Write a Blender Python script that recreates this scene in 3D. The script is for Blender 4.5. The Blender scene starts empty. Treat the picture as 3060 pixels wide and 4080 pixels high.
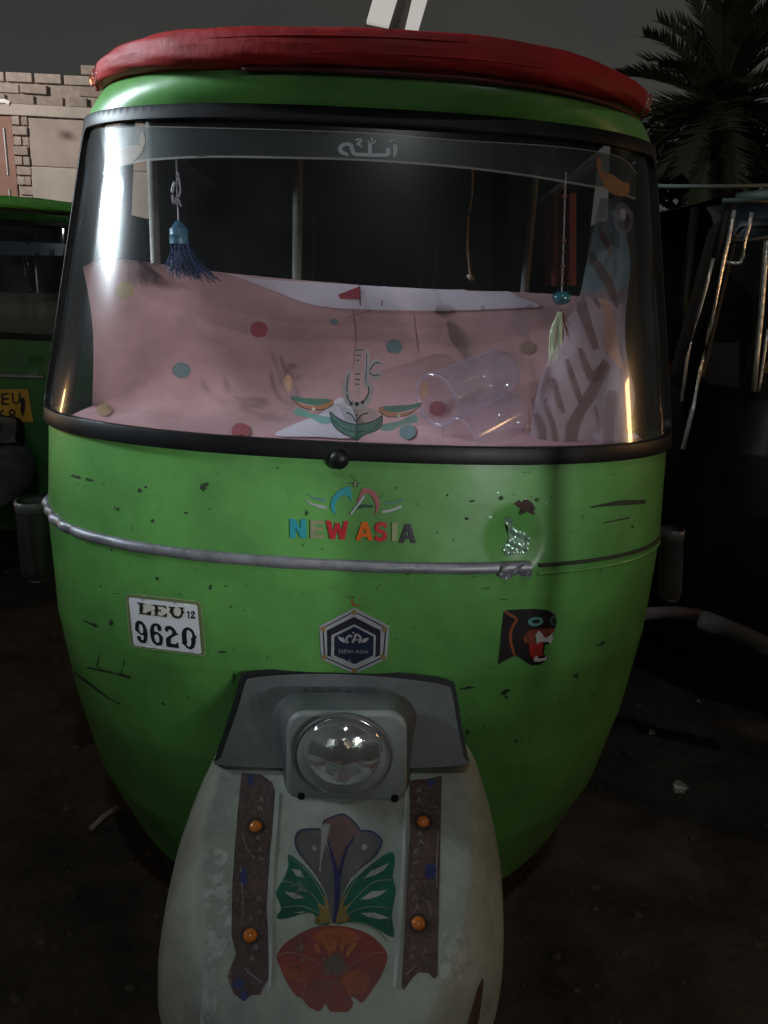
import bpy, bmesh, math, random
import numpy as np
from mathutils import Vector, Matrix
from mathutils.bvhtree import BVHTree
from mathutils.geometry import delaunay_2d_cdt

random.seed(7)
SC = bpy.context.scene
COL = SC.collection
GZ = -0.12                      # ground level

# ------------------------------------------------------------------ camera
CX, CH, PITCH, ROLL, YAW, FPX = 0.028, 1.334, 0.2732, 0.0471, 0.0179, 3066.0
_f = Vector((math.sin(YAW) * math.cos(PITCH), math.cos(YAW) * math.cos(PITCH), -math.sin(PITCH)))
_r0 = Vector((math.cos(YAW), -math.sin(YAW), 0))
_u0 = _r0.cross(_f)
_r = _r0 * math.cos(ROLL) + _u0 * math.sin(ROLL)
_u = -_r0 * math.sin(ROLL) + _u0 * math.cos(ROLL)
CAM = Vector((CX, 0, CH))
cd = bpy.data.cameras.new('camera')
co = bpy.data.objects.new('camera', cd)
COL.objects.link(co)
mw = Matrix((( _r.x, _u.x, -_f.x, CAM.x), (_r.y, _u.y, -_f.y, CAM.y), (_r.z, _u.z, -_f.z, CAM.z), (0, 0, 0, 1)))
co.matrix_world = mw
cd.sensor_fit = 'VERTICAL'
cd.sensor_height = 24
cd.lens = 24 * FPX / 4080
cd.clip_start = 0.02
cd.clip_end = 400
SC.camera = co

# ------------------------------------------------------------------ world: murky town night sky
wd = bpy.data.worlds.new('World')
SC.world = wd
wd.use_nodes = True
wn, wl = wd.node_tree.nodes, wd.node_tree.links
wn.clear()
w_out = wn.new('ShaderNodeOutputWorld')
w_bg = wn.new('ShaderNodeBackground')
w_tc = wn.new('ShaderNodeTexCoord')
w_no = wn.new('ShaderNodeTexNoise')
w_no.inputs['Scale'].default_value = 1.6
w_no.inputs['Detail'].default_value = 5
w_cr = wn.new('ShaderNodeValToRGB')
w_cr.color_ramp.elements[0].position = 0.3
w_cr.color_ramp.elements[0].color = (0.026, 0.029, 0.030, 1)
w_cr.color_ramp.elements[1].position = 0.75
w_cr.color_ramp.elements[1].color = (0.044, 0.042, 0.037, 1)
wl.new(w_tc.outputs['Generated'], w_no.inputs['Vector'])
wl.new(w_no.outputs['Fac'], w_cr.inputs['Fac'])
w_sx = wn.new('ShaderNodeSeparateXYZ')
wl.new(w_tc.outputs['Generated'], w_sx.inputs['Vector'])
w_mr = wn.new('ShaderNodeMapRange')            # town glow thins out with height
w_mr.inputs['From Min'].default_value = 0.0
w_mr.inputs['From Max'].default_value = 0.55
w_mr.inputs['To Min'].default_value = 1.9
w_mr.inputs['To Max'].default_value = 0.75
wl.new(w_sx.outputs['Z'], w_mr.inputs['Value'])
w_mu = wn.new('ShaderNodeVectorMath')
w_mu.operation = 'SCALE'
wl.new(w_cr.outputs['Color'], w_mu.inputs[0])
wl.new(w_mr.outputs['Result'], w_mu.inputs['Scale'])
wl.new(w_mu.outputs['Vector'], w_bg.inputs['Color'])
w_bg.inputs['Strength'].default_value = 0.78
wl.new(w_bg.outputs['Background'], w_out.inputs['Surface'])

# ------------------------------------------------------------------ lamps that light the place
def lamp(name, loc, target, sx, sy, power, color):
    ld = bpy.data.lights.new(name, 'AREA')
    ld.shape = 'RECTANGLE'
    ld.size, ld.size_y = sx, sy
    ld.energy = power
    ld.color = color
    o = bpy.data.objects.new(name, ld)
    o.location = loc
    o.rotation_euler = (Vector(target) - Vector(loc)).to_track_quat('-Z', 'Y').to_euler()
    COL.objects.link(o)
    return o

LA = Vector((0.35, -2.4, 6.1))      # tall white street lamp in front, behind the camera
LF = Vector((2.5, -3.1, 1.80))      # low white stall lamp, front right, behind the camera
LG = Vector((3.25, -3.05, 1.92))    # second stall lamp beside it
LB = Vector((-3.55, 1.66, 2.64))    # white tube lamp close on the left
LC = Vector((3.3, 1.35, 1.62))      # orange lamp on the right
LD = Vector((-4.3, 4.6, 3.3))       # lamp in front of the brick wall
LE = Vector((-3.2, 2.7, 1.15))      # orange lamp on the left
FAR = [Vector((-2.6, -6.0, 1.7)), Vector((3.4, -7.0, 1.7)), Vector((0.2, -9.0, 3.2))]   # market lamps across the road
lamp('lamp_light', LA, (0, 1.3, 0.9), 0.14, 0.14, 36, (0.93, 0.98, 1.0))
for q_, e_ in ((LF, 275), (LG, 315)):                   # narrow soft cones, shaped so the light fades towards the cowl's edges
    sd = bpy.data.lights.new('lamp_light', 'SPOT')
    sd.energy = e_
    sd.color = (0.97, 0.98, 1.0)
    sd.spot_size = math.radians(13.6)
    sd.spot_blend = 1.0
    sd.shadow_soft_size = 0.05
    so_ = bpy.data.objects.new('lamp_light', sd)
    so_.location = q_
    so_.rotation_euler = (Vector((0.0, 1.3, 1.12)) - q_).to_track_quat('-Z', 'Y').to_euler()
    COL.objects.link(so_)
lamp('lamp_light', LB, (-0.5, 1.55, 1.66), 1.10, 0.50, 11, (0.78, 0.91, 1.0)).data.spread = math.radians(34)
lamp('lamp_light', LC, (0.5, 1.5, 1.0), 0.16, 0.42, 7.5, (1.0, 0.56, 0.24))
lamp('lamp_light', LD, (-2.6, 7.0, 2.3), 0.3, 0.3, 34, (1.0, 0.92, 0.86)).data.spread = math.radians(110)
lamp('lamp_light', LE, (-0.6, 1.5, 1.0), 0.12, 0.3, 4, (1.0, 0.58, 0.26))
for q, p_, c_ in zip(FAR, (7, 17, 10), ((0.9, 1.0, 0.95), (0.86, 1.0, 0.84), (1.0, 0.93, 0.85))):
    lamp('lamp_light', q, (0, 1.3, 0.8), 1.6, 1.3, p_, c_)

SC.view_settings.view_transform = 'Standard'
SC.view_settings.look = 'None'
SC.view_settings.exposure = 0
SC.view_settings.gamma = 1
SC.view_settings.use_curve_mapping = False
SC.render.engine = 'CYCLES'
SC.cycles.use_denoising = True
SC.cycles.max_bounces = 8
SC.cycles.transparent_max_bounces = 16
SC.cycles.caustics_reflective = False
SC.cycles.caustics_refractive = False

# ------------------------------------------------------------------ pixel rays (photo pixels 3060 x 4080)
def ray(px, py):
    return (_f * FPX + _r * (px - 1530) - _u * (py - 2040)).normalized()

def at_y(px, py, y):
    d = ray(px, py)
    return CAM + d * ((y - CAM.y) / d.y)

def at_z(px, py, z):
    d = ray(px, py)
    return CAM + d * ((z - CAM.z) / d.z)

def D(x, y):                       # positions read from the half-size view
    return (x * 3060 / 1659, y * 3060 / 1659)

def Z(u0, v0, k):                  # positions read from an enlarged region
    return lambda pts: [(u0 + p[0] * k, v0 + p[1] * k) for p in pts]

# ------------------------------------------------------------------ materials
MATS = {}
def M(name, col, rough=0.5, metal=0.0, var=0.15, scale=14.0, bump=0.0, bscale=60.0, coat=0.0, spec=0.5, col2=None, detail=6, wear=0.0):
    if name in MATS:
        return MATS[name]
    m = bpy.data.materials.new(name)
    m.use_nodes = True
    n, l = m.node_tree.nodes, m.node_tree.links
    b = n['Principled BSDF']
    b.inputs['Roughness'].default_value = rough
    b.inputs['Metallic'].default_value = metal
    b.inputs['Specular IOR Level'].default_value = spec
    b.inputs['Coat Weight'].default_value = coat
    b.inputs['Coat Roughness'].default_value = 0.12
    tc = n.new('ShaderNodeTexCoord')
    no = n.new('ShaderNodeTexNoise')
    no.inputs['Scale'].default_value = scale
    no.inputs['Detail'].default_value = detail
    no.inputs['Roughness'].default_value = 0.65
    l.new(tc.outputs['Object'], no.inputs['Vector'])
    cr = n.new('ShaderNodeValToRGB')
    if col2 is None:
        col2 = tuple(c * (1 - var) for c in col)
        c1 = tuple(min(1, c * (1 + var * 0.6)) for c in col)
    else:
        c1 = col
    cr.color_ramp.elements[0].position = 0.36
    cr.color_ramp.elements[0].color = (*col2, 1)
    cr.color_ramp.elements[1].position = 0.66
    cr.color_ramp.elements[1].color = (*c1, 1)
    l.new(no.outputs['Fac'], cr.inputs['Fac'])
    l.new(cr.outputs['Color'], b.inputs['Base Color'])
    rr = n.new('ShaderNodeMapRange')
    rr.inputs['To Min'].default_value = max(0.02, rough * 0.8)
    rr.inputs['To Max'].default_value = min(1, rough * 1.25)
    l.new(no.outputs['Fac'], rr.inputs['Value'])
    l.new(rr.outputs['Result'], b.inputs['Roughness'])
    if bump:
        n2 = n.new('ShaderNodeTexNoise')
        n2.inputs['Scale'].default_value = bscale
        n2.inputs['Detail'].default_value = 4
        l.new(tc.outputs['Object'], n2.inputs['Vector'])
        bp = n.new('ShaderNodeBump')
        bp.inputs['Strength'].default_value = bump
        bp.inputs['Distance'].default_value = 0.01
        l.new(n2.outputs['Fac'], bp.inputs['Height'])
        l.new(bp.outputs['Normal'], b.inputs['Normal'])
    if wear:                                  # the print has rubbed off in specks and scuffs
        n3 = n.new('ShaderNodeTexNoise')
        n3.inputs['Scale'].default_value = 34
        n3.inputs['Detail'].default_value = 9
        n3.inputs['Roughness'].default_value = 0.72
        l.new(tc.outputs['Object'], n3.inputs['Vector'])
        mr = n.new('ShaderNodeMapRange')
        mr.inputs['From Min'].default_value = 0.30 + 0.16 * wear
        mr.inputs['From Max'].default_value = 0.42 + 0.16 * wear
        mr.inputs['To Min'].default_value = 0.35
        mr.inputs['To Max'].default_value = 0.95
        l.new(n3.outputs['Fac'], mr.inputs['Value'])
        l.new(mr.outputs['Result'], b.inputs['Alpha'])
    MATS[name] = m
    return m

def glass_mat(name, tint=(0.93, 0.95, 0.94), dirt=0.03, dirtcol=(0.5, 0.55, 0.6), rough=0.03, ior=1.45, haze=0.0):
    m = bpy.data.materials.new(name)
    m.use_nodes = True
    n, l = m.node_tree.nodes, m.node_tree.links
    n.remove(n['Principled BSDF'])
    out = n['Material Output']
    tr = n.new('ShaderNodeBsdfTransparent')
    tr.inputs['Color'].default_value = (*tint, 1)
    gl = n.new('ShaderNodeBsdfGlossy')
    gl.inputs['Roughness'].default_value = rough
    fr = n.new('ShaderNodeFresnel')
    ge = n.new('ShaderNodeNewGeometry')       # a thin sheet mirrors the same from both sides
    io = n.new('ShaderNodeMix')
    io.inputs['A'].default_value = ior
    io.inputs['B'].default_value = 1 / ior
    l.new(ge.outputs['Backfacing'], io.inputs['Factor'])
    l.new(io.outputs['Result'], fr.inputs['IOR'])
    mx = n.new('ShaderNodeMixShader')
    l.new(fr.outputs['Fac'], mx.inputs['Fac'])
    l.new(tr.outputs['BSDF'], mx.inputs[1])
    if haze:                                  # broad second gloss imitating glare bloom; part of the mirror image is smeared
        g2 = n.new('ShaderNodeBsdfGlossy')
        g2.inputs['Roughness'].default_value = 0.19
        mh = n.new('ShaderNodeMixShader')
        mh.inputs['Fac'].default_value = haze
        l.new(gl.outputs['BSDF'], mh.inputs[1])
        l.new(g2.outputs['BSDF'], mh.inputs[2])
        l.new(mh.outputs['Shader'], mx.inputs[2])
    else:
        l.new(gl.outputs['BSDF'], mx.inputs[2])
    df = n.new('ShaderNodeBsdfDiffuse')
    df.inputs['Color'].default_value = (*dirtcol, 1)
    tc = n.new('ShaderNodeTexCoord')
    no = n.new('ShaderNodeTexNoise')
    no.inputs['Scale'].default_value = 5
    no.inputs['Detail'].default_value = 8
    l.new(tc.outputs['Object'], no.inputs['Vector'])
    mr = n.new('ShaderNodeMapRange')
    mr.inputs['From Min'].default_value = 0.3
    mr.inputs['From Max'].default_value = 0.8
    mr.inputs['To Min'].default_value = dirt * 0.3
    mr.inputs['To Max'].default_value = dirt * 1.8
    l.new(no.outputs['Fac'], mr.inputs['Value'])
    m2 = n.new('ShaderNodeMixShader')
    l.new(mr.outputs['Result'], m2.inputs['Fac'])
    l.new(mx.outputs['Shader'], m2.inputs[1])
    l.new(df.outputs['BSDF'], m2.inputs[2])
    l.new(m2.outputs['Shader'], out.inputs['Surface'])
    MATS[name] = m
    return m

def see_through(name, col, alpha, rough=0.5):
    m = M(name, col, rough)
    m.node_tree.nodes['Principled BSDF'].inputs['Alpha'].default_value = alpha
    return m

def emit_mat(name, col, s):
    m = bpy.data.materials.new(name)
    m.use_nodes = True
    b = m.node_tree.nodes['Principled BSDF']
    b.inputs['Base Color'].default_value = (*col, 1)
    b.inputs['Emission Color'].default_value = (*col, 1)
    b.inputs['Emission Strength'].default_value = s
    MATS[name] = m
    return m

GREEN = M('green_paint', (0.128, 0.38, 0.088), 0.36, scale=5.5, bump=0.18, bscale=9, coat=0.2, col2=(0.088, 0.255, 0.064), detail=11)
GREEN_D = M('green_paint_dark', (0.035, 0.12, 0.04), 0.4, var=0.3, scale=9)
BRIGHT_GREEN = M('green_vinyl', (0.20, 0.70, 0.12), 0.45, var=0.15)
RED = M('red_vinyl', (0.34, 0.016, 0.016), 0.6, var=0.25, scale=11, bump=0.3, bscale=24, spec=0.3)
RUBBER = M('black_rubber', (0.006, 0.006, 0.007), 0.42, var=0.3, spec=0.28)
BLACK = M('black_vinyl', (0.012, 0.012, 0.014), 0.6, var=0.3)
STEEL = M('dull_steel', (0.27, 0.27, 0.30), 0.45, metal=0.5, var=0.25, scale=30, bump=0.1)
CHROME = M('chrome', (0.85, 0.86, 0.88), 0.07, metal=1.0, var=0.05)
SILVER = M('silver_paint', (0.43, 0.47, 0.42), 0.6, metal=0.1, scale=6, bump=0.3, bscale=45, col2=(0.25, 0.27, 0.24), detail=9)
SILVER_D = M('grey_paint', (0.115, 0.12, 0.126), 0.5, metal=0.1, scale=16, bump=0.1, bscale=70, col2=(0.07, 0.073, 0.077))
LAMPGREY = M('pale_grey_plastic', (0.23, 0.25, 0.248), 0.45, var=0.15)
GREYPL = M('grey_plastic', (0.10, 0.10, 0.105), 0.4, var=0.3)
TYRE = M('tyre_rubber', (0.012, 0.012, 0.012), 0.8, var=0.3, bump=0.3)
PINK = M('pink_cloth', (0.66, 0.37, 0.395), 0.85, var=0.2, scale=5, bump=0.12, bscale=18)
LAV = M('lit_cloth_lavender', (0.80, 0.67, 0.80), 0.85, var=0.08, scale=9)
GLASS = glass_mat('windscreen_glass', dirt=0.013, rough=0.04, haze=0.48, ior=1.75)
CLEAR = glass_mat('clear_plastic', tint=(0.965, 0.95, 0.98), dirt=0.14, dirtcol=(0.68, 0.62, 0.80), rough=0.11, ior=1.55)
STRIP = see_through('smoke_film', (0.02, 0.025, 0.026), 0.72, 0.4)
WHITE = M('white_print', (0.72, 0.74, 0.80), 0.5, var=0.04)
SILV = M('silver_foil', (0.46, 0.47, 0.50), 0.35, metal=0.3, var=0.12)
INK = M('black_ink', (0.012, 0.013, 0.02), 0.45, var=0.1)

# ------------------------------------------------------------------ object helpers
WM = {}                                  # world matrix of every parent
def link(o):
    COL.objects.link(o)
    return o

def mk(name, verts, faces, mat, parent=None, smooth=True, **props):
    """one mesh object from world-space vertices"""
    me = bpy.data.meshes.new(name)
    W = WM.get(parent, Matrix.Identity(4))
    iv = W.inverted()
    me.from_pydata([iv @ Vector(v) for v in verts], [], faces)
    me.update()
    if mat:
        for m_ in (mat if isinstance(mat, (list, tuple)) else [mat]):
            me.materials.append(m_)
    if smooth:
        me.polygons.foreach_set('use_smooth', [True] * len(me.polygons))
    o = bpy.data.objects.new(name, me)
    link(o)
    if parent is not None:
        o.parent = parent
    WM[o] = W
    for k, v in props.items():
        o[k] = v
    return o

def thing(name, label, cat, loc, rotz=0, group=None):
    o = bpy.data.objects.new(name, None)
    o.empty_display_size = 0.1
    o.location = loc
    o.rotation_euler = (0, 0, rotz)
    o['label'] = label
    o['category'] = cat
    if group:
        o['group'] = group
    link(o)
    WM[o] = Matrix.Translation(Vector(loc)) @ Matrix.Rotation(rotz, 4, 'Z')
    return o

def tag(o, label, cat, group=None):
    o['label'] = label
    o['category'] = cat
    if group:
        o['group'] = group
    return o

def grid(rows):
    """quads from rows of points"""
    v = [p for r_ in rows for p in r_]
    n = len(rows[0])
    f = []
    for i in range(len(rows) - 1):
        for j in range(n - 1):
            f.append((i * n + j, i * n + j + 1, (i + 1) * n + j + 1, (i + 1) * n + j))
    return v, f

class MB:
    def __init__(s):
        s.v, s.f = [], []
    def add(s, v, f):
        k = len(s.v)
        s.v += [Vector(p) for p in v]
        s.f += [tuple(i + k for i in q) for q in f]
        return s
    def box(s, c, d, rot=None, bev=0.0):
        bm = bmesh.new()
        bmesh.ops.create_cube(bm, size=1)
        bmesh.ops.scale(bm, vec=d, verts=bm.verts)
        if bev:
            bmesh.ops.bevel(bm, geom=bm.edges[:], offset=bev, segments=2, affect='EDGES', profile=0.6)
        if rot is not None:
            bmesh.ops.rotate(bm, cent=(0, 0, 0), matrix=rot, verts=bm.verts)
        bmesh.ops.translate(bm, vec=c, verts=bm.verts)
        bm.verts.index_update()
        s.add([v.co.copy() for v in bm.verts], [tuple(v.index for v in f.verts) for f in bm.faces])
        bm.free()
        return s
    def tube(s, pts, r, seg=10, cap=True):
        pts = [Vector(p) for p in pts]
        rr = r if isinstance(r, (list, tuple)) else [r] * len(pts)
        up = Vector((0.02, 0.03, 1))
        rows = []
        for i, p in enumerate(pts):
            t = (pts[min(i + 1, len(pts) - 1)] - pts[max(i - 1, 0)]).normalized()
            a = t.cross(up)
            if a.length < 0.05:
                a = t.cross(Vector((1, 0.1, 0)))
            a.normalize()
            b = a.cross(t)
            rows.append([p + (a * math.cos(2 * math.pi * k / seg) + b * math.sin(2 * math.pi * k / seg)) * rr[i] for k in range(seg)])
        v = [p for r_ in rows for p in r_]
        f = []
        for i in range(len(rows) - 1):
            for k in range(seg):
                f.append((i * seg + k, i * seg + (k + 1) % seg, (i + 1) * seg + (k + 1) % seg, (i + 1) * seg + k))
        if cap:
            f.append(tuple(range(seg))[::-1])
            f.append(tuple((len(rows) - 1) * seg + k for k in range(seg)))
        return s.add(v, f)
    def lathe(s, prof, c, axis=Vector((0, 0, 1)), seg=24, sx=1.0):
        """prof: (radius, along) pairs round axis through c"""
        axis = Vector(axis).normalized()
        a = axis.cross(Vector((0, 1, 0.01)))
        if a.length < 0.1:
            a = axis.cross(Vector((1, 0, 0.01)))
        a.normalize()
        b = axis.cross(a)
        v, f = [], []
        for r_, t in prof:
            for k in range(seg):
                an = 2 * math.pi * k / seg
                v.append(Vector(c) + axis * t + (a * math.cos(an) * sx + b * math.sin(an)) * r_)
        for i in range(len(prof) - 1):
            for k in range(seg):
                f.append((i * seg + k, i * seg + (k + 1) % seg, (i + 1) * seg + (k + 1) % seg, (i + 1) * seg + k))
        return s.add(v, f)
    def build(s, name, mat, parent=None, smooth=False, **p):
        return mk(name, s.v, s.f, mat, parent, smooth, **p)

def bvh_of(*objs):
    v, f = [], []
    for o in objs:
        k = len(v)
        W = WM[o]
        v += [W @ q.co for q in o.data.vertices]
        f += [tuple(i + k for i in p.vertices) for p in o.data.polygons]
    return BVHTree.FromPolygons(v, f)

def crm(pts, n=6, closed=False):
    """smooth curve through 2D points"""
    P = [Vector((p[0], p[1])) for p in pts]
    if len(P) < 3:
        return [tuple(p) for p in P]
    out = []
    m = len(P)
    rng = range(m) if closed else range(m - 1)
    for i in rng:
        if closed:
            a, b, c, d = P[i - 1], P[i], P[(i + 1) % m], P[(i + 2) % m]
        else:
            a, b, c, d = P[max(i - 1, 0)], P[i], P[i + 1], P[min(i + 2, m - 1)]
        for k in range(n):
            t = k / n
            q = 0.5 * ((2 * b) + (c - a) * t + (2 * a - 5 * b + 4 * c - d) * t * t + (3 * b - a - 3 * c + d) * t ** 3)
            out.append((q.x, q.y))
    if not closed:
        out.append(tuple(P[-1]))
    return out

def ribbon(pts, w, n=6, smooth=True):
    """outline of a stroke of width w (number or one per point)"""
    ww = list(w) if isinstance(w, (list, tuple)) else [w] * len(pts)
    if smooth and len(pts) > 2:
        c = crm(pts, n)
        wi = [np.interp(i / (len(c) - 1) * (len(ww) - 1), range(len(ww)), ww) for i in range(len(c))]
    else:
        c, wi = [tuple(p) for p in pts], ww
    L, R = [], []
    for i, p in enumerate(c):
        a = Vector(c[max(i - 1, 0)])
        b = Vector(c[min(i + 1, len(c) - 1)])
        t = (b - a)
        if t.length < 1e-6:
            continue
        t.normalize()
        nn = Vector((-t.y, t.x)) * wi[i] / 2
        L.append((p[0] + nn.x, p[1] + nn.y))
        R.append((p[0] - nn.x, p[1] - nn.y))
    return L + R[::-1]

def ell(cx, cy, rx, ry, n=20, rot=0.0):
    o = []
    for k in range(n):
        a = 2 * math.pi * k / n
        x, y = rx * math.cos(a), ry * math.sin(a)
        o.append((cx + x * math.cos(rot) - y * math.sin(rot), cy + x * math.sin(rot) + y * math.cos(rot)))
    return o

def blob(cx, cy, rx, ry, rot=0, n=14, j=0.35):
    e = ell(cx, cy, rx, ry, n, rot)
    return [(cx + (x - cx) * random.uniform(1 - j, 1 + j), cy + (y - cy) * random.uniform(1 - j, 1 + j)) for x, y in e]

def resample(loop, step):
    out = []
    for i, p in enumerate(loop):
        q = loop[(i + 1) % len(loop)]
        L = math.hypot(q[0] - p[0], q[1] - p[1])
        k = max(1, int(math.ceil(L / step)))
        for j in range(k):
            out.append((p[0] + (q[0] - p[0]) * j / k, p[1] + (q[1] - p[1]) * j / k))
    return out

def inside(pt, loops):
    c = False
    x, y = pt
    for lp in loops:
        n = len(lp)
        j = n - 1
        for i in range(n):
            xi, yi = lp[i]
            xj, yj = lp[j]
            if (yi > y) != (yj > y) and x < (xj - xi) * (y - yi) / (yj - yi) + xi:
                c = not c
            j = i
    return c

def tessellate(shapes, step):
    """shapes: list of shapes, each a list of loops (outer, holes); gives 2D verts + triangles"""
    V, T = [], []
    for loops in shapes:
        loops = [resample(l_, step) for l_ in loops if len(l_) > 2]
        pts, edges = [], []
        for l_ in loops:
            k = len(pts)
            pts += [Vector(p) for p in l_]
            edges += [(k + i, k + (i + 1) % len(l_)) for i in range(len(l_))]
        xs = [p.x for p in pts]
        ys = [p.y for p in pts]
        if max(xs) - min(xs) > step * 1.5 and max(ys) - min(ys) > step * 1.5:
            nx = int((max(xs) - min(xs)) / step)
            ny = int((max(ys) - min(ys)) / step)
            for i in range(1, nx + 1):
                for j in range(1, ny + 1):
                    q = (min(xs) + i * step + 0.13, min(ys) + j * step + 0.17)
                    if inside(q, loops):
                        pts.append(Vector(q))
        r_ = delaunay_2d_cdt(pts, edges, [], 0, 1e-4)
        k = len(V)
        V += [(p.x, p.y) for p in r_[0]]
        for f in r_[2]:
            c = ((r_[0][f[0]].x + r_[0][f[1]].x + r_[0][f[2]].x) / 3, (r_[0][f[0]].y + r_[0][f[1]].y + r_[0][f[2]].y) / 3)
            if inside(c, loops):
                T.append(tuple(i + k for i in f))
    return V, T

class Joined(list):
    pass

def decal(name, shapes, mat, parent, target, off=0.0008, thick=0.0, step=18, jitter=None, smooth=True, **props):
    if len(shapes) > 1 and 'kind' not in props and not isinstance(shapes, Joined):
        return [decal(name, [s_], mat, parent, target, off + 0.00012 * i, thick, step, jitter, smooth, **props) for i, s_ in enumerate(shapes)][0]
    return decal1(name, shapes, mat, parent, target, off, thick, step, jitter, smooth, **props)

def decal1(name, shapes, mat, parent, target, off, thick, step, jitter, smooth, **props):
    if target is globals().get('GB_'):
        off -= 0.0050                      # stickers sit on the inner face of the glass
    """flat print (or raised piece if thick) lying on the target surface"""
    V, T = tessellate(shapes, step)
    P, ok, base = [], [], []
    for x, y in V:
        d = ray(x, y)
        loc, nor, idx, dist = target.ray_cast(CAM, d)
        if loc is None:
            ok.append(False)
            P.append(Vector((0, 0, 0)))
            base.append(Vector((0, 0, 0)))
            continue
        if nor.dot(d) > 0:
            nor = -nor
        ok.append(True)
        h = off + thick + (jitter(x, y) if jitter else 0)
        P.append(loc + nor * h)
        base.append(loc + nor * 0.0002)
    F = []
    for t in T:
        if all(ok[i] for i in t):
            a, b, c = (P[i] for i in t)
            F.append(t if (b - a).cross(c - a).dot(CAM - a) > 0 else t[::-1])
    if thick:
        cnt = {}
        for t in F:
            for i in range(3):
                e = (t[i], t[(i + 1) % 3])
                cnt[e] = cnt.get(e, 0) + 1
        n = len(P)
        P = P + base
        for (a, b) in list(cnt):
            if (b, a) not in cnt:
                F.append((b, a, a + n, b + n))
        smooth = False
    used = sorted({i for f in F for i in f})
    re = {i: k for k, i in enumerate(used)}
    return mk(name, [P[i] for i in used], [tuple(re[i] for i in f) for f in F], mat, parent, smooth, **props)

def text_shapes(body, quad, bold=0.0):
    """letter outlines laid into a quad of photo pixels (tl, tr, br, bl)"""
    cu = bpy.data.curves.new('lettering', 'FONT')
    cu.body = body
    cu.resolution_u = 3
    cu.offset = bold
    ob = bpy.data.objects.new('lettering', cu)
    COL.objects.link(ob)
    bpy.context.view_layer.update()
    me = ob.to_mesh()
    vs = [v.co.copy() for v in me.vertices]
    fs = [tuple(p.vertices) for p in me.polygons]
    ob.to_mesh_clear()
    bpy.data.objects.remove(ob)
    bpy.data.curves.remove(cu)
    x0, x1 = min(v.x for v in vs), max(v.x for v in vs)
    y0, y1 = min(v.y for v in vs), max(v.y for v in vs)
    tl, tr, br, bl = [Vector(q) for q in quad]
    pts = []
    for v in vs:
        s, t = (v.x - x0) / (x1 - x0), (y1 - v.y) / (y1 - y0)
        q = (tl * (1 - s) + tr * s) * (1 - t) + (bl * (1 - s) + br * s) * t
        pts.append((q.x, q.y))
    return Joined([[[pts[i] for i in f]] for f in fs])

# ================================================================== SETTING
# ground: one big rough dark earth sheet, finer near the camera
def ground():
    xs = sorted(set([round(v, 3) for v in np.linspace(-3, 3.4, 120)] + [-150, -60, -25, -12, -6, 6, 12, 25, 60, 150]))
    ys = sorted(set([round(v, 3) for v in np.linspace(-0.4, 5, 100)] + [-60, -25, -10, -4, -1.5, 7, 10, 15, 25, 60, 200]))
    rnd = random.Random(3)
    rows = []
    for y in ys:
        row = []
        for x in xs:
            n = 0.012 * math.sin(x * 2.3 + y * 1.1) + 0.009 * math.sin(x * 5.1 - y * 3.7) + rnd.uniform(-0.006, 0.006)
            near = 1 if (-3 < x < 3.4 and -0.4 < y < 5) else 0.3
            row.append((x, y, GZ - 0.02 + n * near))
        rows.append(row)
    return grid(rows)
EARTH = M('dark_earth', (0.070, 0.056, 0.046), 0.9, scale=3.5, bump=1.0, bscale=26, col2=(0.020, 0.018, 0.016), detail=12, spec=0.25)
gv, gf = ground()
g_o = mk('ground', gv, gf, EARTH)
g_o['kind'] = 'structure'
GB = bvh_of(g_o)

def on_ground(px, py):
    h = GB.ray_cast(CAM, ray(px, py))
    return h[0] if h[0] is not None else at_z(px, py, GZ)

KERB = M('worn_concrete', (0.16, 0.13, 0.12), 0.85, var=0.4, scale=12, bump=0.6, bscale=40)
# ---- brick and plaster wall far left
WY = 7.0
w_t = thing('boundary_wall', 'patched plaster wall with a raw brick pier and broken brick top', 'wall', (-3.0, WY, GZ))
PLASTER = M('old_plaster', (0.40, 0.33, 0.285), 0.9, scale=2.2, bump=0.35, bscale=14, col2=(0.27, 0.23, 0.205), detail=10)
PLASTER_L = M('pale_plaster', (0.44, 0.395, 0.345), 0.9, scale=3, bump=0.3, bscale=16, col2=(0.33, 0.295, 0.26), detail=10)
REDWALL = M('red_wash_plaster', (0.30, 0.165, 0.13), 0.9, scale=3, bump=0.3, bscale=14, col2=(0.20, 0.125, 0.10))
BRICKM = [M('brick_a', (0.33, 0.275, 0.235), 0.9, var=0.2, bump=0.5, bscale=40), M('brick_b', (0.285, 0.235, 0.20), 0.9, var=0.2, bump=0.5, bscale=40), M('brick_c', (0.37, 0.315, 0.27), 0.9, var=0.2, bump=0.5, bscale=40)]
def wbox(name, x0, x1, z0, z1, y0, y1, mat, bev=0.01):
    return MB().box(((x0 + x1) / 2, (y0 + y1) / 2, (z0 + z1) / 2), (x1 - x0, y1 - y0, z1 - z0), None, bev).build(name, mat, w_t)
xw = lambda px, py: at_y(px, py, WY).x
zw = lambda px, py: at_y(px, py, WY).z
pxl, pxr = xw(52, 600), xw(112, 600)
z_band_t, z_band_b = zw(200, 420), zw(200, 468)
z_patch = zw(200, 662)
wbox('red_panel', -7.0, pxl, GZ - 0.1, z_band_b, WY + 0.03, WY + 0.25, REDWALL)
wbox('upper_panel', pxr, 1.2, z_patch, z_band_b, WY + 0.035, WY + 0.25, PLASTER)
wbox('lower_panel', pxr, 1.2, GZ - 0.1, z_patch - 0.004, WY + 0.022, WY + 0.25, PLASTER_L)
wbox('concrete_band', -7.0, 1.2, z_band_b + 0.004, z_band_t, WY + 0.0, WY + 0.25, PLASTER_L)
bm_cache = {}
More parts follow.
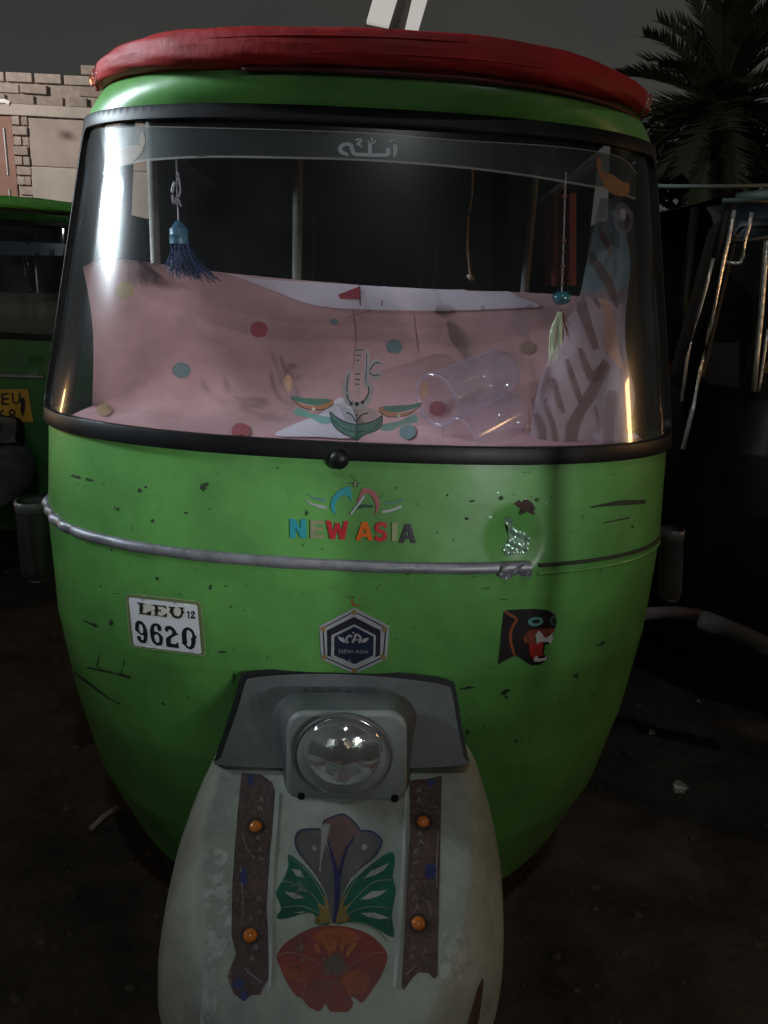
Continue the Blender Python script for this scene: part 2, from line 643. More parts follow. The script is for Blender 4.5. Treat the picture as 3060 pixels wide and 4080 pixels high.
def brick_mesh(w, d, h):
    key = (round(w, 3), round(h, 3))
    if key not in bm_cache:
        m = MB().box((0, 0, 0), (w, d, h), None, 0.008)
        me = bpy.data.meshes.new('brick')
        me.from_pydata(m.v, [], m.f)
        me.update()
        bm_cache[key] = me
    return bm_cache[key]
rb = random.Random(11)
def brick(x, z, w, h, mat, y=None):
    me = brick_mesh(w, 0.2, h)
    key = (me.name, mat.name)
    if key not in bm_cache:
        m2 = me.copy()
        m2.materials.append(mat)
        bm_cache[key] = m2
    o = bpy.data.objects.new('brick', bm_cache[key])
    link(o)
    o.parent = w_t
    o.location = Vector((x, (WY + 0.12 if y is None else y) + rb.uniform(-0.012, 0.012), z)) - Vector((-3.0, WY, GZ))
    o.rotation_euler = (0, rb.uniform(-0.02, 0.02), rb.uniform(-0.03, 0.03))
# pier of brick ends between the red and the tan plaster
z = GZ + 0.6
k = 0
while z < z_band_b - 0.05:
    w = (pxr - pxl)
    if k % 2:
        brick(pxl + w * 0.27, z + 0.036, w * 0.5, 0.066, rb.choice(BRICKM))
        brick(pxl + w * 0.78, z + 0.036, w * 0.42, 0.066, rb.choice(BRICKM))
    else:
        brick(pxl + w * 0.5 + rb.uniform(-0.01, 0.02), z + 0.036, w * 0.98, 0.066, rb.choice(BRICKM))
    z += 0.077
    k += 1
# loose broken courses on top
MORT = M('mortar', (0.33, 0.285, 0.245), 0.95, var=0.3, bump=0.5)
wbox('mortar_core', -4.5, 0.7, z_band_t + 0.003, z_band_t + 0.235, WY + 0.05, WY + 0.20, MORT)
wbox('mortar_core', pxl + 0.004, pxr - 0.004, GZ, z_band_b, WY + 0.045, WY + 0.20, MORT)
z = z_band_t
for c in range(4):
    x = -4.4 + (c % 2) * 0.11
    while x < 0.6:
        if c < 1 or rb.random() < (0.9, 0.72, 0.9, 0.55)[c]:
            brick(x, z + 0.038, 0.215 if rb.random() < 0.7 else 0.15, 0.07, rb.choice(BRICKM))
        x += 0.235
    z += 0.082
# white bars clipped to the wall
WBAR = M('white_enamel', (0.75, 0.72, 0.70), 0.4, var=0.05)
for (a, b) in (((17, 512), (34, 700)), ((37, 755), (46, 812))):
    MB().tube([at_y(*a, 5.6), at_y(*b, 5.6)], 0.009, 8).build('white_bar', WBAR, w_t)
MB().tube([at_y(0, 405, 6.6), at_y(22, 404, 6.6), at_y(40, 412, 6.6)], 0.018, 8).build('pipe_end', WBAR, w_t)

# ---- twin white sign panels high behind the roof
s_t = thing('sign_post', 'twin white sign panels on a dark post rising behind the roof', 'sign', (0.0, 9.2, GZ))
PANEL = emit_mat('glowing_white_panel', (0.62, 0.585, 0.555), 0.62)  # panels glow by themselves in place of light falling on them
def slab(name, quad, y, dep, mat, par):
    a = [at_y(*q, y) for q in quad]
    b = [p + Vector((0, dep, 0)) for p in a]
    return mk(name, a + b, [(0, 1, 2, 3), (7, 6, 5, 4), (0, 4, 5, 1), (1, 5, 6, 2), (2, 6, 7, 3), (3, 7, 4, 0)], mat, par, False)
SIGN_D = M('sign_frame', (0.09, 0.075, 0.065), 0.6)
slab('sign_panel', [(1510, -90), (1608, -90), (1548, 104), (1460, 86)], 9.0, 0.08, PANEL, s_t)
slab('sign_panel', [(1662, -90), (1728, -90), (1664, 128), (1612, 122)], 9.0, 0.08, PANEL, s_t)
slab('sign_frame', [(1596, -92), (1664, -92), (1612, 150), (1548, 150)], 9.1, 0.06, SIGN_D, s_t)
slab('sign_frame', [(1455, 89), (1548, 107), (1548, 150), (1450, 150)], 9.1, 0.06, SIGN_D, s_t)
MB().tube([Vector((0.05, 9.25, GZ)), Vector((0.05, 9.25, 4.2))], 0.09, 12).build('post', SIGN_D, s_t)

# ---- palm tree
def palm(cx, cy, cz, R, seed, label):
    rp = random.Random(seed)
    t = thing('palm_tree', label, 'palm tree', (cx, cy, GZ))
    BARK = M('palm_bark', (0.06, 0.045, 0.035), 0.95, bump=0.8, bscale=18)
    FR = [M('palm_frond_a', (0.065, 0.085, 0.045), 0.8), M('palm_frond_b', (0.080, 0.078, 0.045), 0.8)]
    tp, tr = [], []
    for i in range(26):
        q = i / 25
        tp.append(Vector((cx + 0.05 * math.sin(q * 3), cy, GZ + q * (cz - GZ))))
        tr.append((0.22 - 0.05 * q) * (1.0 + 0.13 * (i % 2)))
    MB().tube(tp, tr, 12).build('trunk', BARK, t)
    for i in range(64):
        az = i * 2.399 + rp.uniform(-0.2, 0.2)
        q = (i + 0.5) / 64
        el = math.radians(88 - 150 * q ** 1.35) + rp.uniform(-0.1, 0.1)
        L = R * rp.uniform(0.85, 1.1)
        pts, p, e = [], Vector((cx, cy, cz)), el
        n = 14
        for s_ in range(n + 1):
            pts.append(p.copy())
            p = p + Vector((math.cos(az) * math.cos(e), math.sin(az) * math.cos(e), math.sin(e))) * (L / n)
            e -= math.radians(1.0 + 3.6 * (s_ / n)) * (1.3 if q < 0.6 else 0.7)
        mb = MB()
        mb.tube(pts, [0.02 * (1 - 0.85 * k / n) for k in range(n + 1)], 4)
        for s_ in range(2, n + 1):
            d = (pts[s_] - pts[s_ - 1]).normalized()
            side = d.cross(Vector((0, 0, 1)))
            if side.length < 0.05:
                side = Vector((1, 0, 0))
            side.normalize()
            upv = side.cross(d)
            for sub in (0, 0.33, 0.66):
                b0 = pts[s_ - 1].lerp(pts[s_], sub)
                ll = R * 0.26 * (1 - 0.55 * abs((s_ + sub) / n - 0.45)) * rp.uniform(0.8, 1.1)
                for sg in (-1, 1):
                    tip = b0 + (d * 0.8 + side * sg * 0.75 + upv * rp.uniform(0.1, 0.45)).normalized() * ll
                    wv = d * 0.014
                    mb.add([b0 - wv, b0 + wv, b0.lerp(tip, 0.5) + wv * 1.1, tip, b0.lerp(tip, 0.5) - wv], [(0, 1, 2, 4), (4, 2, 3)])
        mb.build('frond', FR[i % 2], t)
pc = at_y(2868, 420, 8.0)
palm(pc.x, pc.y, pc.z, 1.02, 5, 'dark date palm with drooping fronds against the night sky')

# ---- dark scrub behind the palm
scr = MB()
rs = random.Random(9)
for i in range(2600):
    px, py = rs.uniform(2450, 3300), 400 + 560 * rs.random() ** 0.7
    p = at_y(px, py, rs.uniform(9.0, 11.0))
    a = Vector((rs.gauss(0, 1), rs.gauss(0, 1), rs.gauss(0, 1))).normalized() * rs.uniform(0.05, 0.14)
    b = a.cross(Vector((rs.gauss(0, 1), rs.gauss(0, 1), rs.gauss(0, 1)))).normalized() * rs.uniform(0.02, 0.05)
    scr.add([p - a, p + b, p + a, p - b], [(0, 1, 2, 3)])
so = scr.build('undergrowth', M('scrub_leaves', (0.03, 0.032, 0.02), 0.8), None)
so['kind'] = 'stuff'

# ---- lamp fittings outside the picture, an unseen pole added to shade the right of the cowl
def lamp_post(name, label, head, w, h, back):
    t = thing(name, label, 'street lamp', (head.x + back.x, head.y + back.y, GZ))
    foot = Vector((head.x + back.x, head.y + back.y, GZ))
    POST = M('post_grey', (0.12, 0.12, 0.12), 0.6)
    MB().tube([foot, Vector((foot.x, foot.y, head.z + 0.1)), head + back * 0.25 + Vector((0, 0, 0.12))], 0.045, 10).build('post', POST, t)
    MB().box(head + back.normalized() * 0.09 + Vector((0, 0, 0.02)), (w + 0.08, 0.08, h + 0.06), Matrix.Rotation(math.atan2(back.x, back.y) * -1, 3, 'Z'), 0.01).build('lamp_head', POST, t)
lamp_post('street_lamp', 'white street lamp on a tall grey post behind the viewer', LA, 0.3, 0.14, Vector((0.25, -0.6, 0)))
lamp_post('street_lamp', 'low white stall lamp nearer the tall lamp behind the viewer', LF, 0.09, 0.09, Vector((0.3, -0.5, 0)))
lamp_post('street_lamp', 'low white stall lamp farther right behind the viewer', LG, 0.09, 0.09, Vector((0.3, -0.5, 0)))
lamp_post('street_lamp', 'upright white tube lamp on a grey post close on the left', LB, 1.10, 0.50, Vector((-0.55, 0.03, 0)))
lamp_post('street_lamp', 'low orange lamp on a grey post on the right', LC, 0.16, 0.42, Vector((0.5, -0.05, 0)))
lamp_post('street_lamp', 'low orange lamp on a grey post on the left', LE, 0.12, 0.3, Vector((-0.5, 0.2, 0)))
lamp_post('street_lamp', 'lamp on a grey post facing the brick wall', LD, 0.3, 0.3, Vector((-0.4, -0.45, 0)))
for q, l_ in zip(FAR, ('greenish white market lamp across the road at the left', 'greenish market lamp across the road at the right', 'warm white market lamp farthest behind the viewer')):
    lamp_post('street_lamp', l_, q, 1.6, 1.3, Vector((0.05, -0.5, 0)))
POLE_X, POLE_Y, POLE_R = 1.13, -0.1, 0.12
pt_ = thing('blocker_pole', 'round concrete pole added unseen behind the viewer to cast shade', 'pole', (POLE_X, POLE_Y, GZ))
MB().tube([Vector((POLE_X, POLE_Y, GZ)), Vector((POLE_X, POLE_Y, 6.2))], [POLE_R, POLE_R * 0.9], 24).build('blocker_shaft', KERB, pt_, True)

SHOPW = M('added_shop_wall', (0.30, 0.28, 0.25), 0.85, var=0.3)
def shop(cx, w, lit, col, st, label):  # unseen shops with glowing openings, added for headlight reflections and fill
    t = thing('added_shop_front', label, 'shop', (cx, -11.5, GZ))
    MB().box((cx, -11.9, 1.9), (w, 0.5, 4.1), None, 0.02).build('wall', SHOPW, t)
    m_ = emit_mat('shop_glow_%d' % int(100 + cx * 10), col, st)
    for x0, x1, z0, z1 in lit:
        MB().box((cx + (x0 + x1) / 2, -11.6, (z0 + z1) / 2), (x1 - x0, 0.06, z1 - z0), None, 0.01).build('glow_opening', m_, t)
shop(-6.0, 5.6, [(-2.2, -0.4, 0.1, 2.5), (0.1, 2.2, 0.1, 2.5), (-2.0, 2.0, 2.9, 3.2)], (0.9, 0.96, 1.0), 0.4, 'added unseen shop with two glowing white openings across the road at the left')
shop(0.2, 5.4, [(1.2, 2.2, 0.1, 2.3)], (1.0, 0.78, 0.5), 1.6, 'added unseen shop with one glowing amber opening across the road')
shop(6.4, 5.8, [(-2.3, -0.9, 0.1, 2.5), (-0.5, 0.4, 0.1, 2.5), (0.8, 2.3, 0.1, 2.5)], (0.90, 1.0, 0.84), 0.6, 'added unseen shop with three glowing greenish openings across the road at the right')

# ================================================================== AUTO RICKSHAW
ZK = [0.10, 0.30, 0.50, 0.70, 0.90, 1.106, 1.63]
FK = [1.28, 1.235, 1.21, 1.20, 1.201, 1.225, 1.381]
DK = [0.60, 0.47, 0.40, 0.35, 0.33, 0.36, 0.25]
NK = [1.7, 2.0, 2.2, 2.4, 2.4, 2.4, 2.4]
WK = [0.588, 0.602, 0.612, 0.617, 0.617, 0.62, 0.534]
def t2s(t):
    a = min(1.0, abs(t))
    return math.copysign(1 - (1 - a) ** 1.7, t)
def surf(t, z, off=0.0):
    F, Dp, n, W = (float(np.interp(z, ZK, k)) for k in (FK, DK, NK, WK))
    s = t2s(t)
    a = abs(s)
    x = (W + off) * s
    y = F - off + (Dp + off) * (1 - max(0.0, 1 - a ** n) ** 0.5)
    if abs(t) > 1:
        y += (abs(t) - 1) * 0.8
    return Vector((x, y, z))
RF, RD, RW, RN = 1.312, 0.43, 0.540, 2.4
def roofc(t, z):
    s = t2s(t)
    return Vector((RW * s, RF + RD * (1 - max(0.0, 1 - abs(s) ** RN) ** 0.5), z))

car = thing('auto_rickshaw', 'green auto rickshaw with red roof roll and pink cloth behind its windscreen', 'auto rickshaw', (0, 1.6, GZ), 0, 'parked auto rickshaws')

# --- cowl, with a dent at the right above the trim strip
DENT = None
TS = list(np.linspace(-1.0, 1.0, 241))
ZS = list(np.linspace(0.10, 1.088, 150))
rows = [[surf(t, z) for t in TS] for z in ZS]
for r_ in rows:                                   # side return back to the door opening
    a, b = r_[0], r_[-1]
    yb = 1.80
    r_.insert(0, Vector((a.x, yb, a.z)))
    r_.append(Vector((b.x, yb, b.z)))
v, f = grid(rows)
cowl = mk('cowl', v, f, GREEN, car)
tmp = bvh_of(cowl)
dc = tmp.ray_cast(CAM, ray(*D(1112, 1168)))[0]
for vx in cowl.data.vertices:
    w_ = WM[cowl] @ vx.co
    dx, dz = (w_.x - dc.x) / 0.055, (w_.z - dc.z) / 0.062
    q = dx * dx + dz * dz
    if q < 1 and w_.y < 1.6:
        vx.co.y += 0.013 * (1 - q) ** 1.4
    # gentle dings
    vx.co.y += 0.0012 * math.sin(w_.x * 23 + w_.z * 9) * math.sin(w_.z * 17 - w_.x * 5)
cowl.data.update()
COWL = bvh_of(cowl)

# --- windscreen glass and its rubber frame, one shape in (t, z)
A_ = 0.75
def ring(t0, t1, z0, z1, rad, n=8):
    o = []
    for (cx, cz, a0) in ((t1 * A_ - rad, z1 - rad, 0), (t0 * A_ + rad, z1 - rad, 90), (t0 * A_ + rad, z0 + rad, 180), (t1 * A_ - rad, z0 + rad, 270)):
        for k in range(n + 1):
            a = math.radians(a0 + 90 * k / n)
            o.append((cx + rad * math.cos(a), cz + rad * math.sin(a)))
    return o
TG = 0.85
out_r = ring(-1.1, 1.1, 1.077, 1.625, 0.05)
in_r = ring(-TG, TG, 1.105, 1.602, 0.035)
V2, T2 = tessellate([[out_r, in_r]], 0.022)
n_ = len(V2)
sv = [surf(a / A_, z, 0.010) for a, z in V2] + [surf(a / A_, z, -0.004) for a, z in V2]
sf = [t_ for t_ in T2]
cnt = {}
for t_ in T2:
    for i in range(3):
        cnt[(t_[i], t_[(i + 1) % 3])] = 1
for (a, b) in cnt:
    if (b, a) not in cnt:
        sf.append((b, a, a + n_, b + n_))
seal = mk('windscreen_seal', sv, sf, RUBBER, car)
md = seal.modifiers.new('round', 'BEVEL')
md.width = 0.004
md.segments = 2
md.limit_method = 'ANGLE'
md.angle_limit = math.radians(50)
V3, T3 = tessellate([[ring(-TG - 0.02, TG + 0.02, 1.100, 1.609, 0.04)]], 0.022)
glass = mk('windscreen', [surf(a / A_, z, 0.001) for a, z in V3], T3, GLASS, car)
GB_ = BVHTree.FromPolygons([surf(a / A_, z, 0.001) for a, z in V3], T3)
# wiper spindle below the glass
wp = COWL.ray_cast(CAM, ray(1353, 1826))[0]
MB().lathe([(0.0, -0.02), (0.013, -0.018), (0.016, -0.010), (0.016, 0.004), (0.010, 0.006), (0.010, 0.012), (0, 0.012)], wp + Vector((0, -0.002, 0.002)), Vector((0, 1, 0.25)), 18).build('wiper_spindle', RUBBER, car, True)

# --- brow above the glass
rows = []
for k in range(9):
    q = k / 8
    row = []
    for t in np.linspace(-1.08, 1.08, 121):
        a = surf(t, 1.621, 0.004)
        b = roofc(max(-1, min(1, t)), 1.684) + Vector((0, 0.034, 0))
        p = a.lerp(b, q)
        p.y -= 0.012 * math.sin(q * math.pi)
        row.append(p)
    rows.append(row)
v, f = grid(rows)
brow = mk('brow_panel', v, f, GREEN, car)
BROW = bvh_of(brow)

# --- roof roll with crinkled wrapped ends
def roof_roll(mat, name='roof_roll'):
    te = 0.80
    rows = []
    ts = [-te - 0.012] + list(np.linspace(-te, te, 120)) + [te + 0.012]
    rr_ = random.Random(21)
    for i, t in enumerate(ts):
        c = roofc(t, 1.6975 + 0.0015 * math.sin(t * 9)) + Vector((0, 0.028, 0))
        e = roofc(t + 0.01, 1.70) - roofc(t - 0.01, 1.70)
        e.z = 0
        e.normalize()
        nrm = Vector((e.y, -e.x, 0))
        edge = (te + 0.012 - abs(t))
        sc = 0.3 if i in (0, len(ts) - 1) else min(1.0, 0.56 + edge * 1.0)
        row = []
        for k in range(29):
            a = 2 * math.pi * k / 28
            kk = k % 28
            j = 0.0022 * math.sin(kk * 1.7 + t * 31) * (1 if kk else 1)
            cr_ = (0.006 * math.sin(kk * 2.9 + i * 2.3) * math.cos(i * 1.1 + kk)) if edge < 0.055 else 0
            rad_v, rad_d = 0.0272 * sc + j * 0.4 + cr_, 0.034 * sc + j * 0.4 + cr_
            row.append(c + nrm * (rad_d * math.copysign(abs(math.cos(a)) ** 0.6, math.cos(a))) + Vector((0, 0, 1)) * (rad_v * math.copysign(abs(math.sin(a)) ** 0.6, math.sin(a))))
        row[-1] = row[0].copy()
        rows.append(row)
    v, f = grid(rows)
    return mk(name, v, f, mat, car)
roll = roof_roll(RED)
roll['label'] = 'red vinyl roof roll with crinkled shiny wrapped ends'
mk_p = MB().tube([roofc(t, 1.6655) + Vector((0, 0.012, 0)) for t in np.linspace(-0.24, 0.72, 80)], 0.0042, 8)
mk_p.build('piping', M('dark_red_piping', (0.075, 0.008, 0.010), 0.6, var=0.3), roll, True)
for ts0, ts1, zz in ((-0.62, 0.30, 1.708), (-0.1, 0.7, 1.686)):
    MB().tube([roofc(t, zz + 0.003 * math.sin(t * 5)) + Vector((0, -0.0055, 0)) for t in np.linspace(ts0, ts1, 60)], [0.0022 * math.sin(math.pi * k / 59) + 0.0002 for k in range(60)], 6).build('crease', RED, roll, True)
CRINK = M('red_plastic_wrap', (0.42, 0.06, 0.06), 0.12, var=0.3, bump=1.0, bscale=75, coat=1.0)
roll.data.materials.append(CRINK)
for p in roll.data.polygons:
    cx = sum((WM[roll] @ roll.data.vertices[i].co).x for i in p.vertices) / len(p.vertices)
    if abs(cx) > 0.495:
        p.material_index = 1

# --- canopy behind: roof skin, sides, back
rows = []
for k in range(13):
    q = k / 12
    row = []
    for t in np.linspace(-1, 1, 41):
        a = roofc(t, 1.705) + Vector((0, 0.05, 0))
        b = Vector((0.61 * t2s(t), 3.53, 1.69))
        p = a.lerp(b, q)
        p.z += 0.05 * (1 - t * t) * math.sin(q * math.pi * 0.9 + 0.15)
        row.append(p)
    rows.append(row)
v, f = grid(rows)
mk('canopy_roof', v, f, BLACK, car)
for sx in (-1, 1):
    mk('canopy_side', [(0.6 * sx, 2.25, 0.80), (0.6 * sx, 3.53, 0.80), (0.6 * sx, 3.53, 1.70), (0.6 * sx, 2.25, 1.73)], [(0, 1, 2, 3)], BLACK, car, False)
    MB().box((0.605 * sx, 2.85, 0.46), (0.03, 1.3, 0.72), None, 0.008).build('rear_side_panel', GREEN, car)
    MB().box((0.57 * sx, 1.995, 0.19), (0.03, 0.41, 0.18), None, 0.008).build('sill', GREEN, car)
MB().box((0, 3.54, 0.92), (1.24, 0.03, 1.62), None, 0.008).build('rear_panel', BLACK, car)
MB().box((0, 2.75, 0.13), (1.10, 1.5, 0.03)).build('floor', BLACK, car)
VIN = M('maroon_vinyl', (0.06, 0.012, 0.014), 0.55)
MB().box((0, 3.05, 0.50), (1.1, 0.5, 0.14), None, 0.04).build('rear_seat', VIN, car)
MB().box((0, 3.36, 0.80), (1.1, 0.14, 0.50), None, 0.04).build('rear_seat_back', VIN, car)
MB().box((0, 2.15, 0.55), (0.55, 0.4, 0.16), None, 0.04).build('driver_seat', VIN, car)
# cabin poles seen through the glass
POLEM = M('cabin_pole_paint', (0.34, 0.32, 0.30), 0.4, metal=0.3)
for (xp, y, rad) in ((1185, 2.3, 0.014), (1252, 3.2, 0.007), (1690, 3.1, 0.006), (1745, 3.25, 0.006), (2113, 2.3, 0.012), (615, 1.98, 0.012), (1855, 3.3, 0.007), (1540, 3.3, 0.006)):
    p = at_y(xp, 900, y)
    MB().tube([Vector((p.x, y, 0.14)), Vector((p.x, y, 1.70))], rad, 10).build('cabin_pole', POLEM, car, True)
for sx in (-1, 1):
    MB().tube([Vector((0.575 * sx, 1.70, 1.05)), Vector((0.552 * sx, 1.82, 1.40)), Vector((0.54 * sx, 1.86, 1.69))], 0.016, 10).build('door_pillar', BLACK, car, True)
# maroon curtain strip far inside on the right
rows = []
for i in range(9):
    pz = 770 + i * 46
    rows.append([at_y(2170 + j * 14, pz, 2.2 + 0.02 * math.sin(j * 1.6)) for j in range(10)])
v, f = grid(rows)
mk('curtain', v, f, M('red_curtain', (0.22, 0.02, 0.024), 0.6, var=0.4, scale=20), car)

# --- steel trim strip and the bare groove that goes on where it broke off
def strip_pts(t0, t1, z0f, n=90, off=0.006):
    return [surf(t, z0f(t), off) for t in np.linspace(t0, t1, n)]
def trim_z(t):
    return 0.903 + (0.020 * max(0, (-t - 0.62) / 0.35) ** 1.5 if t < -0.62 else 0)
TEND = 0.325
rows = []
for t in np.linspace(-0.93, TEND, 120):
    row = []
    wob = 0.0012 * math.sin(t * 41) + (0.003 * math.sin(t * 90) if t < -0.62 else 0)
    for k in range(9):
        a = math.pi * (k / 8 - 0.5)
        row.append(surf(t, trim_z(t) + (0.0100 + wob * 0.3) * math.sin(a), 0.0005 + (0.0075 + wob) * math.cos(a)))
    rows.append(row)
v, f = grid(rows)
mk('trim_strip', v, f, STEEL, car)
tx = [D(1075, 1220), D(1098, 1219), D(1118, 1224), D(1145, 1215), D(1141, 1242), D(1118, 1240), D(1095, 1246), D(1074, 1243)]
decal('bent_trim_end', [[tx]], STEEL, car, COWL, 0.010, 0.0, 12, jitter=lambda x, y: 0.006 * math.sin(x * 0.09 + y * 0.13), smooth=False)
GROOVE = M('rust_groove', (0.03, 0.032, 0.02), 0.8)
mb = MB()
mb.tube([surf(t, 0.905, 0.001) for t in np.linspace(TEND + 0.02, 0.95, 60)], 0.0035, 8)
mb.build('trim_groove', GROOVE, car, True)
mb = MB()
mb.tube([surf(t, 0.890, 0.0) for t in np.linspace(TEND + 0.02, 0.95, 60)], 0.003, 8)
mb.build('trim_groove', GREEN, car, True)

# --- mudguard over the front wheel
MG = [(1.19, 0.612, 0.249), (1.13, 0.592, 0.262), (1.06, 0.562, 0.270), (0.99, 0.540, 0.266), (0.92, 0.523, 0.257), (0.86, 0.506, 0.240), (0.80, 0.482, 0.206), (0.75, 0.450, 0.165), (0.71, 0.408, 0.135), (0.68, 0.35, 0.105), (0.665, 0.28, 0.08)]
mk_t = np.linspace(0, 1, len(MG))
rows = []
for q in np.linspace(0, 1, 80):
    yy, zz, ww = (float(np.interp(q, mk_t, [m_[i] for m_ in MG])) for i in range(3))
    row = []
    for k in range(73):
        w_ = -1 + 2 * k / 72                       # flat crown, then a bend and a steep shoulder
        aw = abs(w_)
        if aw < 0.6:
            sx, dr = aw / 0.6 * 0.76, 0.010 * (aw / 0.6) ** 2
        else:
            u = (aw - 0.6) / 0.4
            sx, dr = 0.76 + 0.24 * (1 - (1 - u) ** 1.7), 0.010 + 0.15 * u ** 1.35
        sx = math.copysign(sx, w_)
        x = 0.004 - 0.016 * q + ww * sx
        row.append(Vector((x, yy + 0.10 * (dr / 0.135) * (1 if q > 0.5 else 0) * max(0, (q - 0.5) * 2) * 0.4, zz - dr)))
    rows.append(row)
# smooth the lengthwise kinks
for _ in range(6):
    nr = [rows[0]] + [[(rows[i - 1][j] + rows[i][j] * 2 + rows[i + 1][j]) / 4 for j in range(len(rows[0]))] for i in range(1, len(rows) - 1)] + [rows[-1]]
    rows = nr
v, f = grid(rows)
mud = mk('mudguard', v, f, SILVER, car)
MUD = bvh_of(mud)

# --- headlight bracket plate on the cowl
def ypl(py):
    return 1.188 - (py - 2690) * (0.085 / 340)
def px_plate(loop, dy=0.0):
    return [at_y(x, y, ypl(y) + dy) for x, y in loop]
pl = crm([(978, 2722), (1010, 2700), (1200, 2686), (1402, 2688), (1620, 2706), (1770, 2730), (1800, 2760), (1824, 2900), (1846, 3010), (1838, 3050), (1400, 3064), (892, 3050), (884, 3010), (922, 2900), (955, 2800)], 5, True)
def plate(name, loop, y0, y1, mat):
    a, b = px_plate(loop, y0), px_plate(loop, y1)
    n = len(loop)
    V_, T_ = tessellate([[loop]], 40)
    P = px_plate(V_, y0)
    mb = MB().add(P, T_)
    mb.add(a + b, [(i, (i + 1) % n, (i + 1) % n + n, i + n) for i in range(n)])
    return mb.build(name, mat, car)
brk = plate('headlight_bracket', pl, 0.0, 0.045, SILVER_D)
cxp, cyp = 1385, 2900
rub = [(cxp + (x - cxp) * 1.045 - 3, cyp + (y - cyp) * 1.10 - 4) for x, y in pl if y < 3030]
plate('bracket_gasket', rub, 0.010, 0.055, RUBBER)
BRK = bvh_of(brk)
# faint raised maker's lettering on the bracket
decal('raised_lettering', text_shapes('NEW ASIA', [(1205, 2733), (1500, 2742), (1498, 2764), (1203, 2755)], 0.01), SILVER_D, brk, BRK, 0.0004, 0.0012, 14)
decal('bracket_bolt', [[ell(1404, 2778, 13, 13)]], RUBBER, brk, BRK, 0.0004, 0.002, 8)

# --- headlight housing
def rrect(x0, y0, x1, y1, r, n=6):
    o = []
    for cx, cy, a0 in ((x1 - r, y0 + r, -90), (x1 - r, y1 - r, 0), (x0 + r, y1 - r, 90), (x0 + r, y0 + r, 180)):
        for k in range(n + 1):
            a = math.radians(a0 + 90 * k / n)
            o.append((cx + r * math.cos(a), cy + r * math.sin(a)))
    return o
k_ = 3060 / 1659
rings = [(586, 1496, 902, 1760, 62, 1.150), (598, 1500, 893, 1748, 60, 1.128), (610, 1512, 886, 1742, 52, 1.098), (619, 1534, 879, 1738, 40, 1.066), (623, 1541, 876, 1733, 34, 1.058), (630, 1548, 870, 1726, 30, 1.056)]
rows = []
for x0, y0, x1, y1, r_, yy in rings:
    row = [at_y(px * k_, py * k_, yy) for px, py in rrect(x0, y0, x1, y1, r_)]
    rows.append(row + [row[0].copy()])
v, f = grid(rows)
hl = mk('headlight', v, f, SILVER_D, car)
hl.data.materials.append(LAMPGREY)
nper = len(rows[0])
for p in hl.data.polygons:
    if min(p.vertices) >= 3 * nper - 1:
        p.material_index = 1
lc = at_y(*D(742, 1630), 1.052)
ax = Vector((0.01, -1, -0.10)).normalized()
fr_loop = [at_y(px * k_, py * k_, 1.0562) for px, py in rrect(628, 1547, 871, 1727, 30)]
mk('lamp_plate', fr_loop, [tuple(range(len(fr_loop)))], LAMPGREY, hl, False)
MB().lathe([(0.0725, -0.004), (0.0765, -0.003), (0.0772, 0.003), (0.0752, 0.006), (0.0725, 0.004)], lc, ax, 44).build('lamp_rim', GREYPL, hl, True)
MB().lathe([(0.0730, 0.002), (0.0700, -0.007), (0.0655, -0.009), (0.0625, -0.006), (0.0605, 0.000), (0.056, 0.007), (0.048, 0.0145), (0.036, 0.021), (0.020, 0.0255), (0.0005, 0.027)], lc + ax * 0.001, ax, 44).build('reflector', M('reflector_chrome', (0.95, 0.97, 0.97), 0.10, metal=1.0, var=0.05, bump=0.22, bscale=34), hl, True)
MB().lathe([(0.0732, 0.003), (0.070, 0.0135), (0.062, 0.023), (0.051, 0.030), (0.037, 0.0355), (0.02, 0.0385), (0.0005, 0.0395)], lc, ax, 44).build('lens', glass_mat('lamp_glass', tint=(0.97, 0.98, 0.98), dirt=0.09, dirtcol=(0.85, 0.9, 0.9), rough=0.03, ior=1.5), hl, True)
for px, py in ((651, 1720), (853, 1724)):
    p = at_y(px * k_, py * k_, 1.055)
    MB().lathe([(0.0, 0.002), (0.006, 0.002), (0.006, -0.003)], p, Vector((0, -1, 0)), 12).build('screw', RUBBER, hl)

# --- wheels
def wheel(c, name='wheel'):
    w = MB().lathe([(0.10, -0.05), (0.20, -0.055), (0.232, -0.045), (0.24, -0.02), (0.24, 0.02), (0.232, 0.045), (0.20, 0.055), (0.10, 0.05)], c, Vector((1, 0, 0)), 36).build(name, TYRE, car, True)
    MB().lathe([(0.0, -0.045), (0.105, -0.045), (0.12, -0.05), (0.12, 0.05), (0.105, 0.045), (0.0, 0.045)], c, Vector((1, 0, 0)), 30).build('rim', STEEL, w, True)
wheel((0.006, 0.93, GZ + 0.235))
for sx in (-1, 1):
    wheel((0.54 * sx, 2.95, GZ + 0.235))

